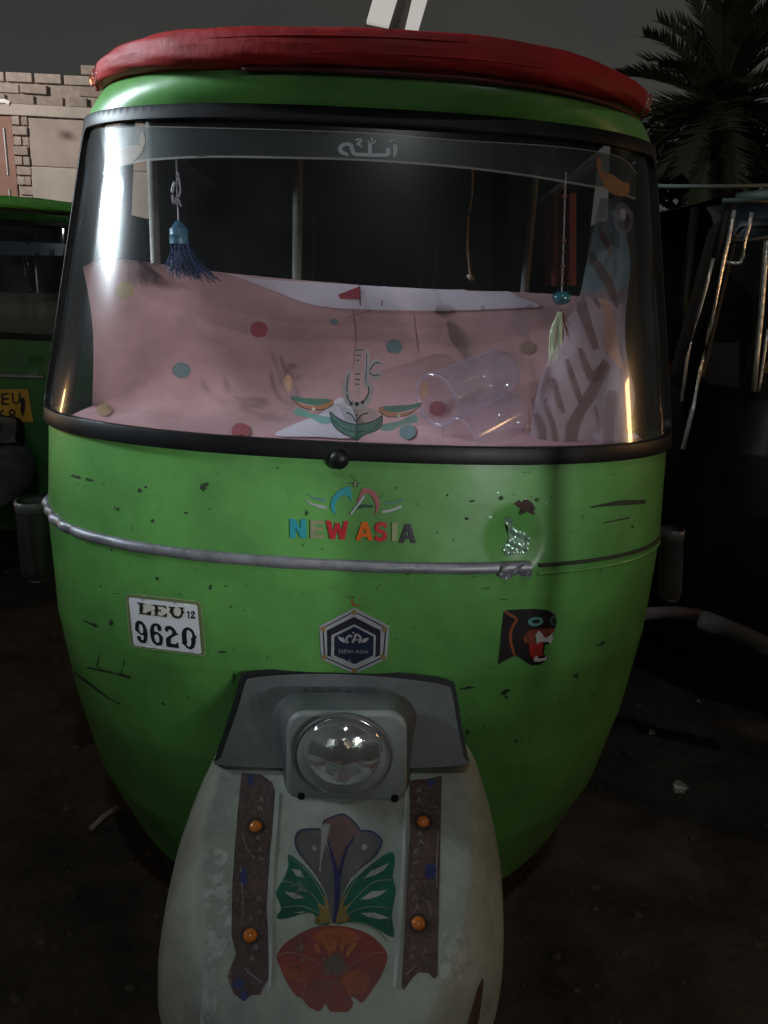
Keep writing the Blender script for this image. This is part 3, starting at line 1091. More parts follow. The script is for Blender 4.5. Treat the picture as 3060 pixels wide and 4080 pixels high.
# --- side indicator lamps
IND_G = M('indicator_lens', (0.04, 0.037, 0.038), 0.22, var=0.3, coat=0.4)
def indicator(top_l, top_r, bot_l, bot_r, y, label):
    tl, tr, bl, br = (at_y(*q, y) for q in (top_l, top_r, bot_l, bot_r))
    w = (tr - tl).length / 2
    rows = []
    for q in np.linspace(0, 1, 14):
        c = (tl + tr) / 2 * (1 - q) + (bl + br) / 2 * q
        ww = (1 - q) * w + q * (br - bl).length / 2
        ww *= (0.94 if q == 0 else 1.0) * (1.0 if q < 0.8 else math.sqrt(max(0.02, 1 - ((q - 0.8) / 0.21) ** 2)) * 0.45 + 0.55)
        rows.append([c + Vector((math.cos(a) * ww, math.sin(a) * ww * 1.15, 0)) for a in np.linspace(0, 2 * math.pi, 25)])
    v, f = grid(rows)
    f.append(tuple(range(24)))
    f.append(tuple(13 * 25 + k for k in range(24))[::-1])
    o = mk('side_indicator', v, f, IND_G, car, label=label)
    rows = [[c + (c - (tl + tr) / 2) * s_ + Vector((0, 0, dz)) for c in rows[0]] for s_, dz in ((0.0, -0.014), (0.10, -0.012), (0.12, 0.0), (0.10, 0.010), (0.0, 0.011))]
    v, f = grid(rows)
    mk('indicator_cap', v, f, GREYPL, o)
    return o
indicator((72, 2020), (216, 1995), (92, 2290), (222, 2318), 1.66, 'grey side indicator lamp at the left of the cowl')
indicator((2632, 2125), (2722, 2120), (2620, 2380), (2712, 2390), 1.66, 'grey side indicator lamp in shadow at the right of the cowl')

GENERIC = list(car.children)               # what every rickshaw of this kind has

# ================================================================== OTHER RICKSHAWS (same kind)
def copy_tree(o, parent=None, swap=None):
    c = o.copy()
    if o.data and swap and any(m_ and m_.name in swap for m_ in o.data.materials):
        c.data = o.data.copy()
        for i, m_ in enumerate(c.data.materials):
            if m_ and m_.name in swap:
                c.data.materials[i] = swap[m_.name]
    link(c)
    c.parent = parent
    for ch in list(o.children):
        copy_tree(ch, c, swap)
    return c

def another(loc, rz, label, swap, skip=()):
    t = thing('auto_rickshaw', label, 'auto rickshaw', loc, rz, 'parked auto rickshaws')
    out = {}
    for ch in GENERIC:
        nm = ch.name.split('.')[0]
        if nm in skip:
            continue
        c = copy_tree(ch, t, swap)
        if 'label' in c:
            del c['label']
        WM[c] = WM[t]
        out.setdefault(nm, []).append(c)
    return t, out

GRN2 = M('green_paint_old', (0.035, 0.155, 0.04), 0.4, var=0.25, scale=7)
SCREEN_D = glass_mat('dusty_glass', tint=(0.6, 0.62, 0.62), dirt=0.05)
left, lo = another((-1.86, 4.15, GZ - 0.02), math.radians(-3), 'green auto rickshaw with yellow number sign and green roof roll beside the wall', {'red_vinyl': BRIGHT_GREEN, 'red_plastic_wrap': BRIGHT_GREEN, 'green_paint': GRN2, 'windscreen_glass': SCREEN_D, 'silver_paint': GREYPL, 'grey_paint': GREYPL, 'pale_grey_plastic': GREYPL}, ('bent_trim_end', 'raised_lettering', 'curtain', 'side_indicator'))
LCOWL = bvh_of(lo['cowl'][0])
DARKP = M('shade_blue_paint', (0.006, 0.008, 0.012), 0.35, var=0.3, coat=0.2)  # near-black paints stand in for shade on the right rickshaw
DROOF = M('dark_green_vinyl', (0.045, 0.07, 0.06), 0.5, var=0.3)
DSILV = M('shade_grey_paint', (0.012, 0.012, 0.013), 0.55, var=0.3)
right, ro = another((1.70, 2.72, GZ), math.radians(2), 'dark auto rickshaw with bright chrome windscreen strips and shade put into its paint', {'red_vinyl': DROOF, 'red_plastic_wrap': DROOF, 'green_paint': DARKP, 'silver_paint': DSILV, 'grey_paint': DSILV, 'dull_steel': DSILV, 'pale_grey_plastic': DSILV, 'indicator_lens': DSILV}, ('bent_trim_end', 'curtain', 'side_indicator', 'cabin_pole', 'trim_strip'))

# yellow number sign of the left rickshaw
YEL = M('yellow_print', (0.52, 0.32, 0.03), 0.5, var=0.15)
ys_ = decal('number_sign', [[[(-110, 1552), (112, 1550), (134, 1680), (-95, 1690)]]], YEL, left, LCOWL, 0.004, 0.0, 30)
decal('letter', text_shapes('L', [(-66, 1568), (-30, 1568), (-28, 1612), (-64, 1612)], 0.01), INK, ys_, LCOWL, 0.006, 0, 30)
decal('letter', text_shapes('E', [(6, 1566), (38, 1564), (40, 1612), (8, 1614)], 0.01), INK, ys_, LCOWL, 0.006, 0, 30)
decal('letter', text_shapes('U', [(48, 1564), (82, 1562), (84, 1608), (50, 1611)], 0.01), INK, ys_, LCOWL, 0.006, 0, 30)
decal('digit', text_shapes('6', [(-8, 1632), (24, 1631), (26, 1678), (-6, 1679)], 0.01), INK, ys_, LCOWL, 0.006, 0, 30)
decal('digit', text_shapes('8', [(34, 1630), (64, 1629), (66, 1676), (36, 1677)], 0.01), INK, ys_, LCOWL, 0.006, 0, 30)
decal('torn_patch', [[blob(92, 1616, 10, 46, 0.05)]], INK, ys_, LCOWL, 0.0065, 0, 20)
# blue sun strip and brown cloth behind its glass
lg = bvh_of(lo['windscreen'][0])
decal('sun_strip', [[[(-200, 958), (60, 962), (300, 975), (300, 1020), (-200, 1018)]]], M('blue_film', (0.05, 0.085, 0.13), 0.35), left, lg, 0.004, 0, 30)
rows = [[at_y(-200 + j * 40, 1166 + i * 70, 4.22 - 0.06 * i) for j in range(14)] for i in range(4)]
v, f = grid(rows)
mk('dash_cover', v, f, M('brown_cloth', (0.34, 0.29, 0.25), 0.85, var=0.2), left)
for a, b, w in (((93, 1018), (112, 1165), 3.6), ((107, 1022), (114, 1078), 2.6), ((119, 1138), (124, 1168), 4)):  # white reflections on the glass, built as thin bright rods
    MB().tube([at_y(*a, 3.95), at_y(*b, 3.95)], w * 3.95 / 3066 / 2 * 1.4, 8).build('glass_glint', CHROME, left, True)

# chrome strips on the pillars of the dark rickshaw
CHW = M('warm_chrome', (0.92, 0.88, 0.80), 0.30, metal=0.75, var=0.2, bump=0.35, bscale=60)
def chrome_bar(name, pts, y, wpx, par, mat=CHW):
    P = [at_y(a, b, y) for a, b in pts]
    return MB().tube(P, wpx * (1.3 if mat is CHW else 1.0) * y / 3066 / 2, 8).build(name, mat, par, True)
YR = 2.30
chrome_bar('chrome_strip', [(2925, 838), (2905, 940), (2880, 1065), (2832, 1290), (2790, 1480), (2762, 1620), (2720, 1790)], YR, 13, right)
chrome_bar('chrome_strip', [(2842, 1030), (2812, 1150), (2780, 1260), (2740, 1420), (2715, 1600)], YR, 10, right)
chrome_bar('chrome_strip', [(2995, 846), (2985, 900), (2970, 960), (2960, 1020), (2950, 1046), (2930, 1050), (2896, 1046)], YR, 11, right)
chrome_bar('chrome_strip', [(3056, 955), (3045, 1080), (3032, 1250), (3015, 1420), (3002, 1560)], YR + 0.1, 17, right)
chrome_bar('chrome_strip', [(3060, 1310), (3044, 1420), (3030, 1520), (3022, 1560)], YR + 0.1, 9, right)
VENT = M('vent_frame_grey', (0.06, 0.075, 0.07), 0.45)
chrome_bar('vent_frame', [(2880, 800), (2980, 800), (3120, 806)], YR, 20, right, VENT)
chrome_bar('vent_frame', [(2905, 960), (2980, 958), (3080, 940)], YR, 14, right, VENT)
chrome_bar('vent_frame', [(2905, 806), (2868, 950), (2838, 1080)], YR + 0.01, 30, right, BLACK)
chrome_bar('roof_rail', [(2606, 742), (2800, 744), (3140, 738)], 2.25, 15, right, M('rail_grey_green', (0.13, 0.16, 0.145), 0.5))
rows = [[at_y(x, y_, 3.3) for x in (2790, 2870, 2945)] for y_ in (1365, 1450, 1560)]
v, f = grid(rows)
mk('blue_seat_cover', v, f, M('navy_cloth', (0.025, 0.04, 0.085), 0.8), right)
rows = [[at_y(x, y_, 3.4) for x in (3044, 3090, 3150)] for y_ in (1440, 1470, 1486)]
v, f = grid(rows)
mk('orange_sticker', v, f, M('orange_print', (0.75, 0.38, 0.08), 0.6), right)

chrome_bar('bumper', [(2560, 2446), (2680, 2440), (2788, 2452)], 2.02, 58, right, M('rusty_pink_paint', (0.035, 0.018, 0.017), 0.8, var=0.5, scale=20))
chrome_bar('bumper', [(2800, 2468), (2880, 2500), (2980, 2540), (3120, 2612)], 1.98, 84, right, M('dusty_grey_paint', (0.016, 0.015, 0.0135), 0.85, var=0.5, scale=20))

# ================================================================== MARKS ON THE COWL
TEAL = M('teal_print', (0.03, 0.30, 0.34), 0.35, var=0.1)
REDP = M('red_print', (0.52, 0.035, 0.05), 0.25, var=0.1, coat=0.5)
ORG = M('orange_letter', (0.70, 0.13, 0.012), 0.3, var=0.1, coat=0.4)
NAVY = M('navy_print', (0.012, 0.018, 0.045), 0.3, var=0.1, coat=0.4)
OLIVE = M('olive_foil', (0.30, 0.31, 0.17), 0.4, metal=0.2, var=0.15)
PINKP = M('rose_print', (0.36, 0.11, 0.11), 0.4, var=0.1)
DKLINE = M('dark_green_print', (0.012, 0.05, 0.035), 0.5, var=0.1)

# raised NEW ASIA lettering
z1 = Z(1100, 1850, 650 / 1659)
U = {
 'N': [[(0, 0), (.34, 0), (.66, .52), (.66, 0), (1, 0), (1, 1), (.68, 1), (.34, .46), (.34, 1), (0, 1)]],
 'E': [[(0, 0), (1, 0), (1, .22), (.36, .22), (.36, .39), (.95, .39), (.95, .60), (.36, .60), (.36, .78), (1, .78), (1, 1), (0, 1)]],
 'W': [[(0, 0), (.22, 0), (.33, .60), (.42, .12), (.60, .12), (.70, .60), (.80, 0), (1, 0), (.84, 1), (.62, 1), (.51, .50), (.40, 1), (.17, 1)]],
 'A': [[(.36, 0), (.68, 0), (1, 1), (.72, 1), (.67, .80), (.34, .80), (.28, 1), (0, 1)], [(.50, .30), (.61, .60), (.40, .60)]],
 'I': [[(0, 0), (1, 0), (1, 1), (0, 1)]],
}
def glyph(ch, q):
    tl, tr, br, bl = [Vector(p) for p in z1(q)]
    if ch == 'S':
        c = ribbon([(.93, .22), (.74, .10), (.45, .10), (.17, .22), (.20, .41), (.50, .50), (.80, .60), (.84, .78), (.56, .90), (.28, .90), (.06, .78)], .23, 5)
        L = [c]
    else:
        L = U[ch]
    return [[[tuple((tl * (1 - x) + tr * x) * (1 - y) + (bl * (1 - x) + br * x) * y) for x, y in lp] for lp in L]]
for ch, q, m_, lb in (('N', [(143, 551), (308, 557), (312, 745), (147, 745)], TEAL, 'teal letter N'),
                  ('E', [(349, 563), (490, 566), (492, 751), (352, 749)], OLIVE, 'olive letter E'),
                  ('W', [(510, 569), (737, 573), (735, 762), (512, 756)], REDP, 'red letter W'),
                  ('A', [(810, 583), (986, 586), (988, 772), (808, 768)], ORG, 'orange letter A'),
                  ('S', [(998, 585), (1132, 590), (1136, 778), (1000, 776)], REDP, 'red letter S'),
                  ('I', [(1177, 590), (1233, 592), (1231, 778), (1175, 776)], OLIVE, 'olive letter I'),
                  ('A', [(1253, 603), (1420, 606), (1424, 797), (1250, 795)], NAVY, 'navy letter A')):
    decal('letter', glyph(ch, q), m_, car, COWL, 0.0006, 0.0028, 9, label=lb)
# winged emblem over it
def poly(zf, pts, smooth=True, n=4):
    p = zf(pts)
    return [[crm(p, n, True) if smooth else p]]
em = decal('emblem', poly(z1, [(757, 222), (690, 235), (615, 285), (565, 355), (553, 425), (572, 480), (617, 513), (598, 455), (603, 395), (645, 340), (690, 308), (738, 322), (768, 372), (766, 300)], False), TEAL, car, COWL, 0.0006, 0.002, 9, label='teal and rose winged emblem above the letters')
decal('emblem_arc', poly(z1, [(878, 236), (950, 245), (1012, 288), (1050, 350), (1052, 420), (1036, 470), (1003, 513), (1018, 440), (1003, 370), (960, 305), (915, 292), (880, 310), (840, 380), (820, 385)], False), PINKP, em, COWL, 0.0006, 0.002, 9)
decal('emblem_slash', [[ribbon(z1([(762, 505), (800, 450), (848, 390), (895, 318)]), 8)]], SILV, em, COWL, 0.0012, 0.003, 9)
decal('emblem_bar', poly(z1, [(828, 448), (862, 406), (986, 416), (980, 442), (885, 436), (850, 450)], False), DKLINE, em, COWL, 0.0008, 0.001, 9)
decal('emblem_wing', [poly(z1, [(293, 350), (370, 395), (515, 427), (520, 456), (435, 440), (345, 402)], False)[0], poly(z1, [(1078, 470), (1180, 450), (1272, 413), (1276, 440), (1170, 480), (1080, 497)], False)[0]], SILV, em, COWL, 0.0006, 0.001, 9)
decal('emblem_wing', [poly(z1, [(308, 292), (380, 325), (502, 350), (502, 386), (435, 374), (362, 340)], False)[0], poly(z1, [(1100, 382), (1200, 372), (1290, 343), (1292, 370), (1190, 405), (1105, 416)], False)[0]], M('grey_green_print', (0.10, 0.24, 0.17), 0.4), em, COWL, 0.0006, 0.001, 9)
star = []
for k in range(10):
    a = -math.pi / 2 + k * math.pi / 5
    star.append((808 + (44 if k % 2 == 0 else 19) * math.cos(a), 200 + (44 if k % 2 == 0 else 19) * math.sin(a)))
decal('emblem_star', [[z1(star)]], DKLINE, em, COWL, 0.0006, 0.0012, 9)
decal('emblem_star', [[z1(ell(806, 198, 11, 20))]], OLIVE, em, COWL, 0.0024, 0.0, 9)

# hexagon badge
z2 = Z(1200, 2350, 450 / 1659)
H1 = [(780, 262), (1298, 528), (1257, 1008), (786, 1226), (297, 1012), (267, 533)]
def hexs(s, c=(781, 745)):
    return [(c[0] + (x - c[0]) * s, c[1] + (y - c[1]) * s) for x, y in H1]
hx = decal('hexagon_badge', [[z2(H1)]], SILV, car, COWL, 0.0006, 0.0012, 14, label='silver and navy hexagon badge')
decal('badge_line', [[z2(hexs(0.915)), z2(hexs(0.875))]], INK, hx, COWL, 0.0021, 0, 14)
decal('badge_field', [[z2([(775, 388), (1168, 590), (1160, 955), (790, 1100), (385, 962), (378, 588)])]], INK, hx, COWL, 0.0021, 0, 14)
decal('badge_frame', [[z2([(780, 498), (1096, 660), (1087, 975), (790, 1118), (440, 972), (446, 658)]), z2([(780, 530), (1066, 678), (1060, 958), (787, 1084), (486, 956), (488, 678)])]], SILV, hx, COWL, 0.0026, 0, 14)
decal('badge_centre', [[z2([(780, 530), (1066, 678), (1060, 958), (787, 1084), (486, 956), (488, 678)])]], NAVY, hx, COWL, 0.0024, 0, 14)
GOLDP = M('dull_gold', (0.34, 0.22, 0.08), 0.4, metal=0.3)
for (x, y) in ((780, 325), (325, 566), (1226, 570), (345, 976), (1206, 975), (786, 1180)):
    decal('badge_rivet', [[z2(ell(x, y, 38, 38, 14))]], GOLDP, hx, COWL, 0.0022, 0.001, 8)
SILP = M('silver_pink_print', (0.42, 0.38, 0.40), 0.45)
decal('badge_wing', [[z2([(538, 668), (585, 688), (630, 698), (652, 770), (600, 755), (555, 718)])], [z2([(885, 768), (905, 712), (992, 688), (985, 718), (950, 757)])]], SILP, hx, COWL, 0.003, 0, 8)
decal('badge_emblem', [[z2(ribbon([(745, 685), (715, 660), (675, 690), (665, 735), (690, 768)], 26))], [z2(ribbon([(755, 765), (790, 690), (800, 650), (850, 660), (875, 710), (850, 768)], 30))], [z2(ribbon([(790, 725), (860, 722)], 16))], [z2(ell(765, 618, 16, 12, 8))]], SILP, hx, COWL, 0.003, 0, 8)
decal('badge_lettering', text_shapes('NEW ASIA', z2([(556, 862), (990, 876), (990, 926), (556, 924)]), 0.015), M('grey_print', (0.22, 0.24, 0.25), 0.5), hx, COWL, 0.003, 0, 12)
decal('crescent', [[z2([(748, 128), (728, 175), (748, 225), (800, 250), (850, 240), (890, 205), (840, 222), (790, 212), (762, 175)])], [z2(blob(862, 130, 14, 16))]], M('faded_orange_print', (0.36, 0.11, 0.02), 0.5, var=0.3), car, COWL, 0.0006, 0, 10, label='faded orange crescent above the hexagon badge')

# number sticker LEU 12 / 9620
z3 = Z(470, 2330, 380 / 1659)
def rounded(pts, r, n=5):
    o = []
    m = len(pts)
    for i in range(m):
        p, a, b = Vector(pts[i]), Vector(pts[i - 1]), Vector(pts[(i + 1) % m])
        u_, w_ = (a - p).normalized() * r, (b - p).normalized() * r
        for k in range(n + 1):
            t = k / n
            q = (p + u_) * (1 - t) ** 2 + p * 2 * t * (1 - t) + (p + w_) * t ** 2
            o.append((q.x, q.y))
    return o
ns = decal('number_sticker', [[z3(rounded([(135, 140), (1445, 282), (1545, 1245), (215, 1075)], 95))]], M('sticker_edge', (0.17, 0.22, 0.09), 0.4, var=0.25), car, COWL, 0.0006, 0.0006, 16, label='white number sticker with black lettering')
decal('sticker_rim', [[z3(rounded([(135, 140), (1445, 282), (1545, 1245), (215, 1075)], 95)), z3(rounded([(150, 156), (1432, 297), (1530, 1228), (230, 1062)], 88))]], M('sticker_rim', (0.28, 0.40, 0.20), 0.35), ns, COWL, 0.0016, 0, 16)
decal('sticker_face', [[z3(rounded([(195, 212), (1385, 345), (1460, 1200), (285, 1050)], 45))]], WHITE, ns, COWL, 0.0016, 0, 16)
BRN = M('brown_black_print', (0.022, 0.018, 0.008), 0.5)
CREAM = M('cream_print', (0.66, 0.66, 0.58), 0.5, var=0.15)
decal('letter_shade', [[z3([(360, 300), (880, 365), (1170, 395), (1180, 560), (1040, 590), (870, 572), (380, 520)])]], CREAM, ns, COWL, 0.0019, 0, 16)
GL = {
 'L': [[(343, 295), (478, 318), (475, 337), (440, 336), (457, 400), (440, 478), (500, 487), (545, 458), (592, 448), (588, 527), (373, 498), (375, 484), (398, 480), (382, 420), (396, 380), (380, 325), (345, 316)]],
 'E': [[(597, 335), (850, 358), (852, 422), (836, 405), (800, 375), (705, 368), (714, 424), (745, 426), (760, 412), (756, 482), (740, 456), (715, 450), (700, 520), (780, 535), (838, 500), (866, 480), (862, 556), (633, 527), (638, 506), (664, 500), (640, 440), (660, 400), (640, 358), (597, 350)]],
 'U': [[(890, 368), (1006, 378), (1006, 398), (985, 400), (974, 470), (1000, 520), (1050, 542), (1096, 520), (1110, 460), (1095, 402), (1060, 398), (1060, 382), (1165, 388), (1160, 406), (1135, 410), (1168, 485), (1140, 495), (1130, 546), (1085, 579), (1030, 583), (965, 556), (935, 500), (894, 462), (916, 440), (916, 400), (890, 386)]],
}
for k in GL:
    decal('letter', [[z3(l_) for l_ in GL[k]]], BRN, ns, COWL, 0.0022, 0, 9)
decal('digit', [[z3([(1214, 455), (1250, 444), (1256, 577), (1220, 577), (1226, 560), (1232, 490), (1212, 490)])]], BRN, ns, COWL, 0.0022, 0, 9)
decal('digit', [[z3([(1272, 502), (1284, 460), (1320, 443), (1352, 470), (1340, 512), (1308, 546), (1334, 549), (1356, 540), (1356, 584), (1264, 577), (1268, 560), (1314, 502), (1314, 476), (1300, 478), (1296, 502)])]], BRN, ns, COWL, 0.0022, 0, 9)
DG = [
 [[(314, 665), (345, 622), (388, 614), (438, 634), (482, 690), (512, 760), (530, 850), (526, 940), (500, 1002), (450, 1012), (395, 990), (350, 930), (344, 890), (370, 876), (405, 890), (412, 922), (430, 955), (455, 950), (464, 900), (452, 868), (405, 862), (350, 812), (314, 782)], [(382, 678), (430, 690), (452, 760), (448, 832), (410, 832), (378, 772)]],
 [[(588, 700), (620, 667), (680, 660), (736, 684), (772, 740), (766, 792), (725, 802), (698, 770), (695, 720), (660, 705), (643, 740), (643, 802), (690, 808), (746, 840), (792, 900), (796, 970), (775, 1042), (720, 1054), (664, 1036), (608, 980), (578, 890), (568, 780)], [(650, 862), (700, 854), (727, 900), (731, 980), (700, 1006), (660, 962), (643, 902)]],
 [[(820, 765), (840, 714), (900, 704), (960, 724), (1006, 775), (1030, 830), (1080, 855), (1030, 865), (980, 890), (935, 925), (930, 1010), (1010, 1025), (1050, 993), (1060, 1000), (1074, 1097), (858, 1070), (846, 1000), (848, 920), (900, 880), (956, 845), (945, 790), (915, 770), (888, 772), (890, 800), (850, 812)]],
 [[(1118, 830), (1150, 755), (1205, 730), (1270, 745), (1322, 790), (1346, 860), (1385, 905), (1362, 920), (1362, 1010), (1332, 1090), (1275, 1120), (1208, 1095), (1150, 1030), (1113, 1010), (1130, 980), (1120, 900)], [(1205, 790), (1245, 783), (1290, 830), (1306, 890), (1278, 930), (1286, 1000), (1270, 1060), (1235, 1070), (1200, 1030), (1215, 1000), (1205, 900)]],
]
for loops in DG:
    decal('digit', [[z3(l_) for l_ in loops]], INK, ns, COWL, 0.0022, 0, 9)

# roaring black cat decal
z4 = Z(1900, 2350, 450 / 1659)
PB = M('panther_black', (0.014, 0.010, 0.013), 0.4, var=0.3)
pn = decal('panther_decal', [[z4([(388, 330), (440, 296), (640, 284), (860, 279), (1050, 298), (1150, 368), (1168, 470), (1152, 552), (1112, 600), (1108, 720), (1064, 792), (1000, 802), (975, 960), (1020, 955), (1004, 1042), (905, 1098), (800, 1106), (700, 1052), (600, 978), (560, 958), (525, 975), (308, 1092), (340, 800), (360, 560)])]], PB, car, COWL, 0.0006, 0.0004, 14, label='roaring black cat head decal')
decal('collar_stripe', [[z4(ribbon([(405, 310), (480, 360), (578, 428), (530, 520), (490, 640), (495, 770), (530, 890), (552, 970)], [30, 45, 40, 42, 44, 44, 36, 18]))]], M('rust_print', (0.28, 0.065, 0.02), 0.5, var=0.3), pn, COWL, 0.0014, 0, 12)
decal('eye', [[z4(ell(857, 462, 112, 66, 24, -0.1)), z4(ell(862, 460, 64, 30, 16, -0.1))]], M('cat_eye_teal', (0.08, 0.30, 0.27), 0.5), pn, COWL, 0.0014, 0, 10)
decal('eye', [[z4(ell(1118, 448, 54, 68, 20)), z4(ell(1135, 455, 40, 44, 14))]], M('cat_eye_dull', (0.05, 0.11, 0.08), 0.5), pn, COWL, 0.0014, 0, 10)
decal('muzzle', [[z4([(742, 606), (800, 580), (900, 574), (1110, 560), (1146, 585), (1100, 640), (1010, 705), (900, 720), (860, 800), (760, 800), (690, 760), (680, 690), (720, 640)])]], M('muzzle_brown', (0.22, 0.045, 0.02), 0.5, var=0.4, scale=60), pn, COWL, 0.0014, 0, 12)
decal('mouth', [[z4([(758, 780), (870, 766), (965, 770), (955, 960), (880, 985), (830, 1040), (770, 940)])]], M('mouth_red', (0.40, 0.025, 0.022), 0.45, var=0.2), pn, COWL, 0.0018, 0, 12)
decal('teeth', [[z4([(880, 604), (922, 600), (985, 690), (1020, 692), (1116, 624), (1100, 662), (1106, 720), (1072, 798), (1040, 760), (910, 760), (880, 798), (858, 740), (870, 702), (842, 690), (870, 670), (843, 650), (880, 634)])], [z4([(860, 958), (838, 990), (828, 1042), (900, 1050), (1006, 1026), (1020, 948), (980, 990), (900, 1002), (886, 974)])]], M('tooth_white', (0.52, 0.53, 0.55), 0.5), pn, COWL, 0.0022, 0, 10)
decal('whisker', [[z4(ribbon([(700 + i * 6, 640 + i * 34), (760 + i * 8, 650 + i * 33)], 7))] for i in range(5)], PB, pn, COWL, 0.002, 0, 12, kind='stuff')

# chips, scrapes and bare patches in the paint
CHIP = M('paint_chip', (0.032, 0.055, 0.026), 0.7, scale=90, col2=(0.012, 0.018, 0.010), wear=0.5)
RUSTC = M('rust_chip', (0.055, 0.03, 0.02), 0.75, var=0.4)
random.seed(31)
sh = [[blob(*D(440, 1052), 17, 15)], [blob(*D(447, 1046), 8, 7)]]
for (x, y, rx, ry, ro_) in ((165, 1030, 30, 6, .25), (192, 1036, 22, 7, .3), (505, 1463, 10, 26, .1), (1007, 1486, 44, 6, -.12), (1090, 1495, 24, 12, -.4), (1094, 1506, 9, 8, 0), (1010, 1580, 8, 12, .2), (1160, 1080, 12, 10, 0), (1128, 1104, 14, 20, .6), (1150, 1098, 16, 12, 0), (1082, 1076, 12, 10, 0), (1008, 1120, 10, 8, 0), (1020, 1082, 14, 5, -.2), (302, 1060, 12, 10, .4), (315, 1052, 8, 6, 0), (255, 1100, 12, 8, 0), (330, 1125, 10, 8, .3), (402, 1108, 12, 5, .2), (240, 1345, 12, 14, 0), (205, 1350, 16, 8, .3), (290, 1378, 9, 22, .1), (455, 1268, 8, 13, .2), (340, 1250, 7, 8, 0), (480, 1408, 22, 5, .05), (352, 1520, 7, 6, 0), (662, 1108, 8, 13, .5), (655, 1178, 5, 5, 0), (1115, 1600, 6, 8, 0), (1245, 1460, 16, 14, .2), (1300, 1390, 24, 8, -.5), (600, 1010, 7, 4, 0), (880, 1240, 10, 4, 0)):
    sh.append([blob(*D(x, y), rx * 0.8, ry * 0.8, ro_, 16, 0.42)])
for _i in range(90):
    sh.append([blob(random.uniform(260, 2560), random.uniform(1880, 3100), random.uniform(1.5, 5), random.uniform(1.5, 5), random.uniform(0, 3), 7, 0.45)])
for _i in range(60):
    _x, _y, _a, _l = random.uniform(260, 2500), random.uniform(1880, 3000), random.gauss(0, 0.5), random.uniform(8, 34)
    sh.append([ribbon([(_x, _y), (_x + _l * math.cos(_a), _y + _l * math.sin(_a))], random.uniform(1.2, 3.0))])
decal('paint_chips', sh, CHIP, car, COWL, 0.0005, 0, 14, kind='stuff')
sc = [ribbon([D(1275, 1096), D(1310, 1090), D(1345, 1086), D(1395, 1084)], [6, 14, 22, 16]), ribbon([D(1300, 1130), D(1360, 1118)], [4, 7]),
      ribbon([D(188, 1442), D(240, 1452), D(282, 1463)], [6, 9, 11]), ribbon([D(270, 1424), D(262, 1455)], [4, 6]), ribbon([D(215, 1412), D(210, 1440)], [4, 5]),
      ribbon([D(160, 1452), D(200, 1482), D(240, 1512)], [8, 11, 5]), ribbon([D(230, 1505), D(262, 1522)], [3, 6]), ribbon([D(180, 1340), D(206, 1352)], [5, 8])]
decal('paint_scrapes', [[s_] for s_ in sc], CHIP, car, COWL, 0.0006, 0, 14, kind='stuff')
rc = [blob(*D(1140, 1096), 34, 22, .4, 18, .4), blob(*D(1120, 1088), 16, 12, 0, 14, .4)]
decal('rust_patch', [[s_] for s_ in rc], RUSTC, car, COWL, 0.0005, 0, 14)
# crumpled bright metal in the dent
z6 = Z(1900, 1900, 800 / 1659)
BARE = M('bare_dented_metal', (0.42, 0.66, 0.50), 0.26, metal=0.6, var=0.25, scale=20, bump=0.15, bscale=40)
rj = random.Random(4)
ph = [rj.uniform(0, 6) for _ in range(4)]
decal('dent', [[z6([(213, 352), (250, 322), (290, 345), (282, 400), (330, 430), (400, 462), (438, 510), (425, 575), (405, 622), (320, 645), (235, 648), (205, 600), (240, 560), (262, 500), (245, 440), (238, 390)])]], BARE, car, COWL, 0.0012, 0, 7,
      jitter=lambda x, y: 0.0016 * (math.sin(x * 0.11 + y * 0.05 + ph[0]) + math.sin(y * 0.13 - x * 0.06 + ph[1]) + 0.6 * math.sin(x * 0.23 + ph[2])) + 0.002, label='crumpled bare dent above the trim strip')
decal('paint_flakes', [[z6(blob(x, y, r_, r_ * 0.8, 0, 9, .4))] for x, y, r_ in ((110, 330, 12), (175, 128, 7), (205, 292, 8), (480, 245, 9), (570, 215, 10), (585, 288, 8), (555, 245, 6), (610, 50, 6), (395, 180, 7), (128, 405, 5), (478, 368, 6))], BARE, car, COWL, 0.0008, 0.0004, 8, kind='stuff')

# ================================================================== STICKERS ON THE GLASS
up = [(430, 510), (461, 503), (600, 500), (738, 503), (1107, 512), (1476, 526), (1807, 553), (2176, 576), (2406, 604), (2498, 636), (2545, 690)]
dn = [(400, 690), (443, 664), (520, 645), (599, 632), (830, 620), (1199, 625), (1476, 634), (1807, 659), (2083, 692), (2360, 738), (2434, 752), (2540, 790)]
cu_, cd_ = crm(up, 5), crm(dn, 5)
ss_ = decal('sun_strip', [[cu_ + cd_[::-1]]], STRIP, car, GB_, 0.0006, 0, 40, label='smoky sun strip with pale borders across the top of the glass')
PALE = see_through('pale_border_print', (0.42, 0.37, 0.35), 0.55, 0.5)
decal('strip_border', [[ribbon(up, 4.5, 5)]], PALE, ss_, GB_, 0.0012, 0, 40)
decal('strip_border', [[ribbon(dn, 9, 5)]], PALE, ss_, GB_, 0.0012, 0, 40)
zA = Z(1250, 480, 450 / 1659)
SCRIPT = M('silver_script', (0.34, 0.36, 0.39), 0.45, var=0.12)
